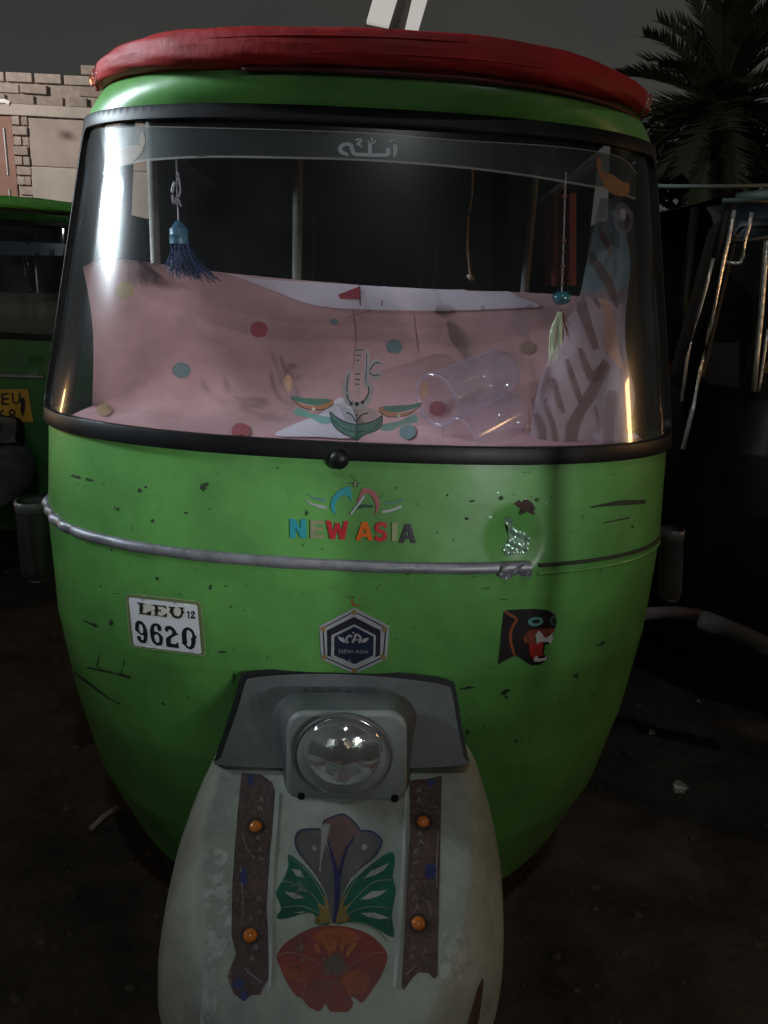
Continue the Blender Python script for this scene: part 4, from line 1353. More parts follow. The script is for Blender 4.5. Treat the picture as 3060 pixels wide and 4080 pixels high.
al = [ribbon([(1195, 335), (1200, 420), (1182, 530)], [50, 62, 22]), ribbon([(1085, 385), (1098, 460), (1060, 492), (980, 494), (880, 494), (790, 490), (690, 486), (600, 478), (565, 425), (545, 350), (470, 332), (400, 368), (388, 425), (430, 462), (480, 478), (492, 515)], [50, 66, 58, 54, 52, 54, 52, 56, 62, 60, 54, 60, 62, 60, 48, 14], 5), ribbon([(826, 480), (826, 410), (822, 330)], [62, 58, 56]), ribbon([(798, 285), (815, 318), (850, 325), (890, 312), (906, 272)], 22), ribbon([(851, 235), (851, 295)], 22), ribbon([(605, 278), (650, 262), (702, 275), (650, 325), (672, 345), (712, 385)], [18, 30, 30, 44, 30, 12]), ribbon([(1108, 305), (1150, 280), (1192, 265)], [10, 22, 14])]
decal('script_sticker', Joined([[zA(l_)] for l_ in al]), SCRIPT, car, GB_, 0.0016, 0, 14, label='silver script lettering in the middle of the sun strip')

FLAME = see_through('flame_print', (0.62, 0.30, 0.20), 0.75, 0.5)
FLAME2 = see_through('flame_core_print', (0.62, 0.40, 0.28), 0.8, 0.5)
TEALG = see_through('sea_green_print', (0.02, 0.20, 0.14), 0.85, 0.45)
TURQ = see_through('turquoise_print', (0.06, 0.38, 0.33), 0.72, 0.45)
ORG2 = see_through('amber_print', (0.50, 0.20, 0.06), 0.75, 0.5)
MILK = see_through('milky_print', (0.46, 0.46, 0.50), 0.72, 0.5)
MILK2 = see_through('faint_milky_print', (0.40, 0.38, 0.40), 0.35, 0.5)
LINE = M('dark_line_print', (0.02, 0.02, 0.022), 0.5)
PEARL = M('pearl_print', (0.7, 0.68, 0.6), 0.4)
DTEAL = M('deep_teal_line', (0.004, 0.05, 0.035), 0.5)
z5 = Z(1050, 1350, 750 / 1659)
kb_ = decal('calligraphy_sticker', Joined([[z5(ribbon([(766, 262), (740, 340), (724, 440), (742, 535), (822, 588), (905, 555), (945, 465), (925, 402), (890, 395)], [28, 50, 56, 62, 66, 62, 52, 46, 34]))], [z5(ribbon([(917, 88), (908, 230), (898, 400)], [30, 44, 50]))], [z5(ribbon([(932, 290), (955, 232), (1000, 196), (1046, 222)], [40, 52, 56, 34]))], [z5(ribbon([(932, 288), (975, 330), (1040, 300)], [40, 52, 40]))]]), MILK, car, GB_, 0.0006, 0, 16, label='milky calligraphy sticker over a green boat at the foot of the glass')
decal('calligraphy_column', [[z5([(803, 60), (868, 60), (858, 200), (850, 520), (805, 520), (812, 200)])]], MILK2, kb_, GB_, 0.0004, 0, 16)
decal('calligraphy_line', [[z5(ribbon(l_, w))] for l_, w in (([(803, 94), (872, 96)], 9), ([(812, 140), (854, 142)], 8), ([(818, 184), (842, 186)], 8), ([(803, 304), (855, 307)], 9), ([(803, 353), (848, 356)], 9), ([(803, 396), (845, 398)], 9), ([(752, 308), (738, 370), (733, 460)], 9), ([(733, 485), (745, 530), (768, 560)], 11), ([(910, 125), (905, 280), (895, 380)], 6), ([(922, 415), (930, 460), (905, 520), (880, 548)], 11), ([(935, 275), (970, 222), (1000, 205), (1032, 212)], 10), ([(932, 296), (970, 318), (1022, 314)], 9))], LINE, kb_, GB_, 0.0012, 0, 14, kind='stuff')
decal('calligraphy_dot', [[z5(ell(773, 570, 17, 17, 12))], [z5(ell(823, 571, 20, 20, 12))], [z5(ell(873, 556, 17, 17, 12))]], LINE, kb_, GB_, 0.0012, 0, 10, kind='stuff')
bt = decal('boat_sticker', [[z5(crm([(583, 640), (650, 692), (740, 738), (820, 746), (900, 742), (990, 712), (1048, 672), (1042, 760), (985, 810), (900, 840), (850, 872), (820, 893), (785, 870), (700, 832), (632, 780), (600, 720)], 3, True))]], TEALG, car, GB_, 0.0006, 0, 16, label='green boat sticker at the foot of the glass')
decal('boat_leaf', [[z5(crm([(640, 560), (740, 610), (900, 600), (1000, 640), (1010, 690), (900, 730), (820, 740), (720, 725), (700, 660)], 3, True))]], see_through('leaf_haze_print', (0.10, 0.26, 0.22), 0.35), bt, GB_, 0.0004, 0, 16)
decal('boat_line', [[z5(ribbon(l_, w))] for l_, w in (([(583, 640), (650, 692), (740, 738), (820, 748), (900, 742), (990, 712), (1048, 672)], 11), ([(1046, 680), (1040, 760), (985, 808), (900, 838), (850, 868), (820, 892), (785, 870), (700, 832), (632, 780), (600, 720), (585, 650)], 11), ([(728, 645), (780, 670), (812, 735)], 11), ([(818, 660), (818, 735)], 10), ([(925, 652), (860, 670), (825, 735)], 11), ([(819, 762), (819, 890)], 11), ([(610, 700), (640, 745), (675, 772)], 9), ([(690, 780), (720, 797)], 10), ([(745, 806), (800, 812)], 8), ([(830, 816), (900, 810)], 8), ([(925, 800), (948, 794)], 9), ([(968, 782), (1005, 760), (1030, 715)], 8))], DTEAL, bt, GB_, 0.0012, 0, 14, kind='stuff')

def diya(dx, dy, dim, label, sx=1.0):
    zf = lambda pts: z5([(1230 + (x - 415) * sx + dx, y + dy) if dx is not None else (x, y) for x, y in pts])
    b = decal('oil_lamp_sticker', [[zf(crm([(232, 495), (330, 516), (460, 521), (588, 530), (572, 568), (450, 582), (330, 562), (262, 532)], 3, True))]], TEALG, car, GB_, 0.0006, 0, 16, label=label)
    decal('lamp_bowl', [[zf(crm([(250, 530), (330, 572), (450, 588), (560, 560), (600, 530), (622, 572), (560, 612), (450, 626), (340, 606)], 3, True))]], ORG2, b, GB_, 0.0009, 0, 16)
    decal('lamp_curve', [[zf(ribbon([(240, 515), (290, 565), (350, 605), (440, 622), (540, 618), (610, 575)], 8))]], LINE, b, GB_, 0.0014, 0, 14)
    decal('flame', [[zf(crm([(215, 306), (248, 362), (254, 410), (230, 455), (208, 468), (182, 425), (172, 375), (190, 335)], 3, True))]], FLAME, b, GB_, 0.0006, 0, 12)
    decal('flame_core', [[zf(crm([(212, 365), (232, 400), (228, 440), (210, 462), (194, 430), (195, 395)], 3, True))]], FLAME2, b, GB_, 0.0012, 0, 12)
    decal('lamp_base', [[zf(crm([(265, 640), (300, 604), (350, 622), (450, 662), (590, 690), (600, 735), (540, 748), (480, 735), (400, 690), (330, 682), (275, 668)], 3, True))]], TURQ, b, GB_, 0.0003, 0, 16)
    decal('lamp_pearl', [[zf(ell(440, 615, 17, 15, 12))]], PEARL, b, GB_, 0.0018, 0, 10)
    return b
diya(None, 0, 1, 'oil lamp sticker with flame at the left of the boat')
# the mirrored one at the right
z5_keep = z5
z5 = lambda pts: z5_keep([(1632 - x + 0, y + 62 + (x - 440) * 0.02) if True else (x, y) for x, y in pts])
diya(None, 0, 1, 'oil lamp sticker with flame at the right of the boat')
z5 = z5_keep

# small lamps at both ends of the strip, round stickers below them
BRONZE = M('bronze_print', (0.34, 0.14, 0.05), 0.5, var=0.2)
TAN = see_through('tan_print', (0.48, 0.33, 0.26), 0.6)
def strip_lamp(body, fl, mat, label):
    b = decal('strip_lamp_sticker', [[crm(body, 4, True)]], mat, car, GB_, 0.0016, 0, 14, label=label)
    decal('flame', [[crm(fl, 4, True)]], mat, b, GB_, 0.0018, 0, 12)
strip_lamp([(440, 615), (480, 585), (540, 575), (565, 590), (540, 625), (515, 645), (470, 655), (445, 665)], [(560, 520), (572, 545), (570, 575), (556, 590), (550, 560)], TAN, 'tan oil lamp sticker at the left end of the sun strip')
strip_lamp([(2395, 685), (2440, 690), (2490, 722), (2512, 725), (2512, 765), (2480, 780), (2430, 760), (2405, 720)], [(2385, 620), (2398, 640), (2403, 670), (2394, 690), (2382, 660)], BRONZE, 'bronze oil lamp sticker at the right end of the sun strip')
RING = see_through('pale_round_print', (0.55, 0.52, 0.62), 0.55)
decal('round_sticker', [[ell(440, 748, 45, 74, 28, 0.1)]], RING, car, GB_, 0.0006, 0, 14, label='pale round sticker at the left edge of the glass')
rsr = decal('round_sticker', [[ell(2490, 866, 40, 62, 28, -0.12), ell(2494, 880, 28, 36, 20, -0.12)]], see_through('violet_round_print', (0.22, 0.19, 0.27), 0.4), car, GB_, 0.0006, 0, 14, label='violet ring sticker at the right edge of the glass')
decal('sticker_centre', [[ell(2494, 896, 20, 22, 18)]], see_through('violet_dark_print', (0.03, 0.025, 0.05), 0.5), rsr, GB_, 0.0008, 0, 12)
decal('sticker_mark', [[[(2478, 830), (2498, 826), (2502, 868), (2490, 876), (2482, 866)]]], see_through('violet_pale_print', (0.50, 0.44, 0.58), 0.6), rsr, GB_, 0.0008, 0, 12)

# ================================================================== PAINTED FLOWER AND STRIPS ON THE MUDGUARD
MUDT = BVHTree.FromPolygons([WM[mud] @ q.co for q in mud.data.vertices], [tuple(p.vertices) for p in mud.data.polygons])
z7 = Z(1050, 3200, 600 / 1561)
PL1 = M('plume_grey', (0.15, 0.13, 0.125), 0.55, scale=20, col2=(0.085, 0.085, 0.09), wear=0.15)
PLB = M('plume_brown', (0.17, 0.10, 0.09), 0.55, scale=20, col2=(0.10, 0.07, 0.065), wear=0.15)
NVL = M('navy_paint', (0.025, 0.03, 0.115), 0.5, var=0.3, wear=0.15)
GRL = M('leaf_green_paint', (0.012, 0.115, 0.075), 0.45, var=0.3, scale=14, wear=0.15)
YLW = M('ochre_paint', (0.25, 0.17, 0.035), 0.5, var=0.3, wear=0.15)
VEIN = M('pale_vein_paint', (0.22, 0.27, 0.19), 0.55, var=0.3, wear=0.15)
REDF = M('flower_red_paint', (0.29, 0.05, 0.038), 0.55, scale=18, col2=(0.17, 0.045, 0.04), detail=9, wear=0.15)
ORF = M('flower_orange_paint', (0.34, 0.085, 0.035), 0.55, var=0.3, scale=22, wear=0.15)
AMB = M('flower_amber_paint', (0.42, 0.14, 0.04), 0.55, var=0.2, wear=0.15)
WST = M('streak_white_paint', (0.36, 0.38, 0.37), 0.5, var=0.3, wear=0.15)
def mud_d(name, shapes, mat, par, off, step=16, **p):
    return decal(name, shapes, mat, par, MUDT, off, 0, step, **p)
fl = mud_d('painted_flower', [[z7(crm([(135, 1580), (230, 1450), (400, 1340), (560, 1278), (740, 1270), (900, 1290), (1090, 1360), (1230, 1480), (1285, 1600), (1222, 1790), (1112, 1960), (1022, 2070), (960, 2030), (905, 2010), (930, 2080), (880, 2160), (790, 2165), (690, 2160), (640, 2080), (580, 2160), (470, 2110), (400, 2030), (330, 1990), (240, 1860), (170, 1700)], 3, True))]], REDF, car, 0.0005, label='worn red painted flower with green leaves and grey plumes')
mud_d('petal', [[z7(blob(330, 1760, 130, 110, 0.4, 18, .2))], [z7(blob(960, 1860, 150, 130, -0.4, 18, .2))], [z7(blob(740, 1400, 240, 90, 0, 18, .2))]], ORF, fl, 0.0008)
mud_d('stamen', [[z7(ell(x, y, 22, 60, 12, r_))] for x, y, r_ in ((560, 1510, -.5), (645, 1460, -.25), (730, 1480, 0), (820, 1490, .2), (925, 1495, .5), (690, 1540, -.1), (880, 1545, .3))], AMB, fl, 0.0011, kind='stuff')
mud_d('flower_eye', [[z7(blob(745, 1680, 110, 120, 0, 18, .18))]], M('flower_eye_grey', (0.15, 0.11, 0.09), 0.6, var=0.3), fl, 0.0011)
mud_d('petal_vein', [[z7(ribbon(l_, w))] for l_, w in (([(150, 1580), (260, 1555), (380, 1570), (540, 1650), (690, 1790)], 14), ([(1262, 1545), (1150, 1560), (1040, 1600), (900, 1690), (810, 1790)], 13), ([(430, 1870), (410, 2000)], 16), ([(690, 1858), (775, 1860)], 14), ([(935, 1395), (1000, 1410)], 12))], M('vein_rose_paint', (0.26, 0.13, 0.12), 0.55, var=0.3), fl, 0.0011, kind='stuff')
mud_d('plume', [[z7(crm([(620, 205), (700, 140), (800, 118), (880, 145), (960, 222), (1000, 285), (930, 372), (865, 470), (805, 640), (770, 720), (720, 560), (665, 400), (690, 235)], 3, True))]], PLB, fl, 0.0005)
mud_d('plume', [[z7(crm([(330, 400), (352, 312), (430, 276), (590, 272), (600, 400), (590, 560), (640, 420), (700, 560), (740, 760), (742, 1100), (722, 1242), (650, 960), (560, 780), (440, 610), (358, 500)], 3, True))], [z7(crm([(1000, 290), (1120, 298), (1212, 372), (1212, 445), (1140, 562), (1020, 662), (900, 792), (805, 1000), (745, 1235), (770, 900), (800, 680), (870, 480), (930, 380)], 3, True))]], PL1, fl, 0.0004)
mud_d('plume_outline', [[z7(ribbon(l_, w))] for l_, w in (([(590, 272), (430, 276), (352, 312), (330, 400), (358, 500), (440, 612), (540, 740)], [14, 18, 18, 18, 16, 12, 6]), ([(1000, 292), (1120, 298), (1212, 372), (1212, 445), (1140, 562), (1020, 662), (930, 760)], [16, 18, 18, 18, 16, 12, 6]), ([(620, 225), (640, 180), (800, 118), (880, 145), (960, 222), (1000, 285)], [20, 14, 14, 14, 14, 14]), ([(665, 400), (715, 560), (755, 740), (765, 900), (755, 1100), (730, 1245)], [16, 34, 52, 60, 54, 40]), ([(935, 370), (865, 470), (810, 640), (785, 780)], [14, 24, 36, 40]))], NVL, fl, 0.0009, kind='stuff')
mud_d('worn_streak', [[z7([(600, 240), (690, 220), (670, 330), (640, 450), (600, 600), (590, 720), (578, 700), (588, 560), (596, 400)])]], M('worn_primer', (0.30, 0.31, 0.29), 0.6, var=0.15), fl, 0.0012)
for x, y in ((528, 468), (1045, 462)):
    mud_d('plume_dot', [[z7(ell(x, y, 28, 30, 12))]], WST, fl, 0.0014)
gl_ = [z7(crm([(262, 533), (420, 650), (540, 790), (640, 960), (705, 1240), (540, 1256), (535, 1165), (440, 1140), (250, 1195), (160, 1205), (138, 1170), (182, 1100), (150, 1000), (133, 920), (190, 812), (230, 740), (258, 640)], 3, True)), z7(crm([(1335, 508), (1362, 620), (1338, 760), (1372, 900), (1350, 1040), (1330, 1180), (1348, 1390), (1200, 1320), (1040, 1250), (880, 1240), (740, 1246), (800, 1020), (900, 830), (1060, 680), (1200, 570)], 3, True))]
mud_d('leaf', [[gl_[0]]], GRL, fl, 0.0006)
mud_d('leaf', [[gl_[1]]], GRL, fl, 0.0006)
mud_d('leaf_base', [[z7([(705, 1242), (545, 1256), (540, 1200), (590, 1150), (560, 1040), (640, 1070), (620, 960), (665, 1010)])], [z7([(745, 1246), (860, 1240), (900, 1180), (850, 1140), (900, 1050), (820, 1080), (860, 930), (800, 1020)])]], YLW, fl, 0.0009)
mud_d('leaf_vein', [[z7(ribbon(l_, w))] for l_, w in (([(190, 810), (350, 850), (500, 950), (690, 1190)], [8, 10, 9, 4]), ([(182, 1092), (380, 1070), (540, 1130), (690, 1225)], [8, 10, 9, 4]), ([(270, 560), (460, 720), (580, 900), (700, 1180)], [5, 9, 9, 4]), ([(1325, 800), (1150, 822), (980, 960), (765, 1215)], [8, 10, 9, 4]), ([(1312, 1090), (1100, 1078), (920, 1130), (765, 1230)], [8, 10, 9, 4]), ([(1200, 580), (1000, 740), (880, 920), (755, 1190)], [5, 9, 9, 4]), ([(880, 1240), (1040, 1262), (1180, 1330), (1290, 1440)], [10, 24, 24, 12]))], VEIN, fl, 0.0012, kind='stuff')
mud_d('leaf_highlight', [[z7(l_)] for l_ in ([(1038, 792), (1110, 710), (1302, 625), (1250, 700), (1160, 750)], [(1000, 1005), (1120, 920), (1278, 908), (1210, 960), (1100, 1000)], [(1005, 1145), (1150, 1140), (1312, 1198), (1200, 1210), (1080, 1185)], [(218, 925), (330, 938), (432, 990), (320, 1000), (260, 965)], [(290, 690), (380, 700), (425, 785), (340, 760)], [(310, 1140), (430, 1128), (400, 1150)])], WST, fl, 0.0012)

# brown embossed side strips with amber studs
BRS = M('brown_strip', (0.115, 0.066, 0.06), 0.55, scale=30, bump=0.5, bscale=120, col2=(0.06, 0.042, 0.04), wear=0.15)
BLU = M('blue_dab', (0.03, 0.045, 0.16), 0.6, var=0.4, wear=0.15)
PALEM = M('embossed_highlight', (0.26, 0.22, 0.23), 0.5, var=0.3)
AMBER = M('amber_stud', (0.62, 0.17, 0.025), 0.18, var=0.1, coat=0.6)
DARKB = M('stud_socket', (0.035, 0.022, 0.015), 0.6)
z8 = Z(850, 3050, 300 / 664)
z9 = Z(1550, 3050, 450 / 966)
def side_strip(zf, outline, dabs, studs, chevs, lines, label):
    b = mud_d('brown_strip', [[zf(outline)]], BRS, car, 0.0007, 18, label=label)
    mud_d('blue_dab', [[zf(blob(x, y, rx, ry, r_, 14, .25))] for x, y, rx, ry, r_ in dabs], BLU, b, 0.0012)
    mud_d('embossing', [[zf([(x - 26, y + 34), (x, y - 30), (x - 4, y + 12)])] for x, y in chevs] + [[zf([(x + 26, y + 34), (x + 2, y - 30), (x + 6, y + 12)])] for x, y in chevs] + [[zf(ribbon(l_, 9))] for l_ in lines], PALEM, b, 0.0013, 20, kind='stuff')
    for x, y in studs:
        px, py = zf([(x, y)])[0]
        mud_d('stud_socket', [[zf(ell(x, y, 84, 84, 20))]], DARKB, b, 0.0011)
        h = MUDT.ray_cast(CAM, ray(px, py))
        MB().lathe([(0.0098, -0.001), (0.0098, 0.001), (0.0085, 0.0045), (0.0055, 0.007), (0.002, 0.008), (0.0002, 0.0081)], h[0], h[1] if h[1].z > 0 else -h[1], 16).build('stud', AMBER, b, True)
    return b
side_strip(z8, [(250, 70), (420, 78), (520, 150), (548, 240), (520, 600), (502, 760), (486, 1000), (470, 1250), (480, 1400), (486, 1540), (492, 1880), (440, 1960), (412, 2022), (335, 2026), (270, 2082), (180, 2012), (122, 1860), (200, 1665), (160, 1500), (165, 1100), (190, 700), (235, 200)],
           [(330, 130, 26, 50, 0), (268, 985, 34, 72, 0), (225, 1930, 46, 50, .3), (270, 2030, 40, 44, 0)], [(374, 540), (326, 1500)],
           [(420, 300), (410, 380), (395, 640), (410, 740), (420, 820), (400, 1170), (330, 1350), (375, 1600), (345, 1700)],
           [[(255, 600), (300, 740), (370, 830)], [(240, 900), (255, 1100), (268, 1340)], [(280, 1790), (340, 1850), (430, 1920)]], 'brown embossed strip with two amber studs left of the flower')
side_strip(z9, [(175, 130), (350, 112), (452, 88), (446, 350), (440, 600), (428, 1100), (420, 1500), (416, 1790), (390, 1830), (335, 1775), (250, 1770), (190, 1830), (130, 1920), (105, 1900), (130, 1500), (160, 900), (178, 600)],
           [(365, 150, 34, 30, 0), (352, 910, 46, 70, 0)], [(290, 484), (250, 1352)],
           [(255, 210), (255, 300), (262, 580), (270, 650), (230, 740), (200, 1050), (222, 1130), (240, 1220), (210, 1560), (200, 1640), (310, 1590)],
           [[(420, 560), (405, 900), (410, 1050)], [(322, 1150), (345, 1220), (360, 1290)], [(230, 1700), (190, 1750), (140, 1790)], [(195, 850), (250, 820)]], 'brown embossed strip with two amber studs right of the flower')
RIDGE = M('bare_ridge', (0.46, 0.48, 0.48), 0.42, metal=0.3, var=0.2)
decal('ridge', [[z8(ribbon([(566, 245), (545, 560), (518, 900), (505, 1300), (506, 1700), (500, 1960)], [34, 40, 42, 40, 30, 16]))]], RIDGE, car, MUDT, 0.0006, 0.0025, 18)
decal('ridge', [[z9(ribbon([(150, 170), (130, 560), (118, 900), (95, 1300), (70, 1600), (40, 1900)], [26, 24, 30, 34, 34, 20]))]], RIDGE, car, MUDT, 0.0006, 0.0025, 18)
PRIM = M('worn_pale_primer', (0.56, 0.61, 0.57), 0.6, scale=22, bump=0.15, col2=(0.40, 0.43, 0.40), detail=9, wear=0.9)
mud_d('worn_patch', [[z9(crm([(470, 1440), (560, 1400), (640, 1340), (690, 1430), (706, 1540), (690, 1700), (640, 1780), (570, 1870), (480, 1900), (440, 1800), (440, 1600)], 3, True))], [crm([(820, 3400), (905, 3400), (922, 3560), (916, 3760), (880, 3860), (870, 3960), (850, 4085), (800, 4085), (815, 3900), (822, 3700), (815, 3560)], 3, True)]], PRIM, car, 0.0004, 20)
mud_d('rust_scrape', [[crm([(1862, 4085), (1885, 4000), (1905, 3930), (1925, 3900), (1918, 3980), (1900, 4085)], 3, True)]], M('rust_brown', (0.10, 0.05, 0.035), 0.7, var=0.4, scale=20), car, 0.0005, 20)

# ================================================================== INSIDE THE CABIN
# pink dotted cloth: a flat shelf behind the glass, then rising to a folded top edge
cl = thing('dotted_cloth', 'pink cloth with coloured dots draped behind the windscreen', 'cloth', (0, 1.5, 1.05))
topl = [(330, 1062), (385, 1040), (430, 1034), (520, 1036), (640, 1052), (800, 1075), (950, 1092), (1150, 1112), (1350, 1128), (1530, 1143), (1800, 1155), (2000, 1162), (2150, 1168), (2290, 1178), (2400, 1190), (2480, 1215)]
NCOL = 90
tp_ = crm(topl, 8)
def along(c, n):
    d = [0]
    for a, b in zip(c, c[1:]):
        d.append(d[-1] + math.hypot(b[0] - a[0], b[1] - a[1]))
    return [(np.interp(d[-1] * i / (n - 1), d, [p[0] for p in c]), np.interp(d[-1] * i / (n - 1), d, [p[1] for p in c])) for i in range(n)]
top3 = [at_y(x, y, 1.60 + 0.12 * (1 - ((i / (NCOL - 1)) * 2 - 1) ** 2)) for i, (x, y) in enumerate(along(tp_, NCOL))]
rows = []
def shelf_front(i):
    q = i / (NCOL - 1)
    t = -0.76 + 1.52 * q
    p = surf(t, 1.094, -0.03)
    return p
def shelf_back(i):
    p = shelf_front(i)
    q = (i / (NCOL - 1)) * 2 - 1
    y = 1.44 + 0.06 * abs(q) ** 3
    return Vector((p.x * 0.97, max(y, p.y + 0.02), 1.104 + 0.004 * math.sin(i * 0.5)))
fr_ = [shelf_front(i) for i in range(NCOL)]
bk_ = [shelf_back(i) for i in range(NCOL)]
for k in range(6):
    rows.append([fr_[i].lerp(bk_[i], k / 6) for i in range(NCOL)])
for k in range(26):
    q = k / 25
    row = []
    for i in range(NCOL):
        p = bk_[i].lerp(top3[i], q)
        p.y += 0.012 * math.sin(i * 0.21 + q * 2.0) * math.sin(q * math.pi) + 0.02 * math.sin(q * math.pi)
        p.z += 0.0
        row.append(p)
    rows.append(row)
for k in range(1, 5):
    rows.append([top3[i] + Vector((0, 0.012 * k, -0.002 * k * k)) for i in range(NCOL)])
v, f = grid(rows)
cloth = mk('cloth_sheet', v, f, PINK, cl)
CLT = bvh_of(cloth)
def on_cloth(name, shapes, mat, off=0.0015, step=24, **p):
    return decal(name, shapes, mat, cl, CLT, off, 0, step, **p)
for x, y, r_, m_ in ((560, 713, 19, 'd_crimson'), (393, 801, 19, 'd_teal'), (852, 750, 17, 'd_teal'), (270, 628, 21, 'd_yellow'), (520, 934, 20, 'd_crimson'), (945, 884, 18, 'd_crimson'), (1140, 752, 16, 'd_olive'), (722, 697, 8, 'd_teal'), (225, 886, 16, 'd_yellow'), (1003, 654, 15, 'd_rose'), (880, 935, 18, 'd_teal')):
    cc = {'d_crimson': (0.43, 0.09, 0.12), 'd_teal': (0.20, 0.27, 0.30), 'd_yellow': (0.52, 0.36, 0.20), 'd_olive': (0.42, 0.25, 0.19), 'd_rose': (0.48, 0.28, 0.45)}[m_]
    on_cloth('dot', [[blob(*D(x, y), r_ * 1.84, r_ * 1.66, 0, 22, .05)]], M('cloth_' + m_, cc, 0.85, var=0.15), 0.0022)
on_cloth('painted_lit_hem', [[crm([D(488, 592), D(560, 604), D(700, 614), D(830, 621), D(960, 627), D(1086, 629), D(1120, 643), D(1168, 663), D(1100, 668), D(960, 673), D(830, 672), D(690, 664), D(600, 634), D(530, 606)], 3, True)]], LAV, 0.003, label='light on the folded hem of the cloth, painted pale lavender')  # lamplight on the fold, painted in lavender
on_cloth('hem_pennant', [[[D(730, 640), D(776, 622), D(776, 650), D(735, 649)]]], M('cloth_red', (0.45, 0.06, 0.09), 0.85), 0.0045)
on_cloth('hem_seam', [[ribbon([D(777, 620), D(778, 664)], 4)], [ribbon([D(826, 652), D(824, 664)], 4)]], M('seam_thread', (0.10, 0.06, 0.07), 0.9), 0.005)
on_cloth('painted_lit_corner', [[crm([D(592, 944), D(640, 918), D(690, 898), D(720, 870), D(738, 862), D(760, 880), D(770, 930), D(760, 950), D(680, 947)], 3, True)]], LAV, 0.003)  # lit corners of the cloth, painted in lavender
on_cloth('painted_lit_corner', [[[D(1343, 848), D(1350, 880), D(1362, 930), D(1385, 935), D(1375, 958), D(1345, 958)]]], LAV, 0.003)
# shade of the folds, drawn as darker ribbons
on_cloth('crease', [[ribbon([D(758, 650), D(770, 720), D(764, 790)], [2, 4, 2])], [ribbon([D(744, 690), D(800, 672)], [2, 5])], [ribbon([D(895, 680), D(905, 760)], [2, 4])]], M('crease_shade', (0.40, 0.20, 0.20), 0.9), 0.002)  # fold shade, painted as darker ribbons

# windscreen reflection of light and dark stripes, modelled as a hanging sheet
sh_t = thing('reflection_sheet', 'pale blue and lavender reflection and its dark stripes modelled as a sheet in the right corner of the windscreen', 'reflection', tuple(at_y(*D(1320, 640), 1.5)))
SHB = see_through('reflection_blue', (0.36, 0.47, 0.56), 0.62, 0.85)
SHL = see_through('reflection_lavender', (0.56, 0.44, 0.52), 0.55, 0.85)
SHD = see_through('reflection_stripe', (0.22, 0.11, 0.12), 0.6, 0.85)
SHO = see_through('warm_light_peach', (0.72, 0.36, 0.26), 0.6, 0.85)
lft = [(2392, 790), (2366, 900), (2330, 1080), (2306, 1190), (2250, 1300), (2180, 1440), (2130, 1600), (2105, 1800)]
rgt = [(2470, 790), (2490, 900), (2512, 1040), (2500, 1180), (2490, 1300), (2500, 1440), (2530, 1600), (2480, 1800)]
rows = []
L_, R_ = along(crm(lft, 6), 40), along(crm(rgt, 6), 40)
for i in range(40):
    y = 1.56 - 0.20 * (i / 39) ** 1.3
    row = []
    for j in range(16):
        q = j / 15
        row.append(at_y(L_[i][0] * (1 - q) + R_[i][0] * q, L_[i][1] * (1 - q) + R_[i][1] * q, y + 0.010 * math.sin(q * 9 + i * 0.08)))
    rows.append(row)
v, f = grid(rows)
shw = mk('reflection_film', v, f, SHL, sh_t)
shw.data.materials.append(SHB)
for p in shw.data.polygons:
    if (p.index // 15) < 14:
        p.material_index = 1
SHT = bvh_of(shw)
zs_ = Z(2000, 550, 700 / 1630)
zt_ = Z(1600, 1350, 1050 / 1659)
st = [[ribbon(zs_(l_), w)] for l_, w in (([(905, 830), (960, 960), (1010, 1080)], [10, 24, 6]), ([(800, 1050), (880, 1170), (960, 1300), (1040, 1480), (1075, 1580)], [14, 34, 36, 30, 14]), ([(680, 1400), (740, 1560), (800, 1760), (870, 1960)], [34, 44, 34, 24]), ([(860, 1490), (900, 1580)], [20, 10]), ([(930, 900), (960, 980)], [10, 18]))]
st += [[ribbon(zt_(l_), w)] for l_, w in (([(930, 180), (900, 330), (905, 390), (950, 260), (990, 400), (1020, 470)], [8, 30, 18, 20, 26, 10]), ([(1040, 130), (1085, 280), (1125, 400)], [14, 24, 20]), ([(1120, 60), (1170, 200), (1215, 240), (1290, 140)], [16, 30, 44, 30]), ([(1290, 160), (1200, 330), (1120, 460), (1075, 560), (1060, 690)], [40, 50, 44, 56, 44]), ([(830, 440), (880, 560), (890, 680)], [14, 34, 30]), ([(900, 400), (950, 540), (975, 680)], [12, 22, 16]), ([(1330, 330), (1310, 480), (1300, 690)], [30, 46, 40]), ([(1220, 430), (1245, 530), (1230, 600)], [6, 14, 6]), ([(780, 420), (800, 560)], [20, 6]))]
decal('stripe', st, SHD, sh_t, SHT, 0.002, 0, 22)  # dark gaps of the reflection, painted as stripes
decal('painted_warm_light', [[zs_([(905, 1490), (985, 1520), (1030, 1600), (1050, 1720), (1090, 1960), (1130, 2140), (1100, 2150), (1000, 2030), (950, 1940), (960, 1700), (930, 1580)])]], SHO, sh_t, SHT, 0.0025, 0, 22)  # warm lamplight painted as a peach patch

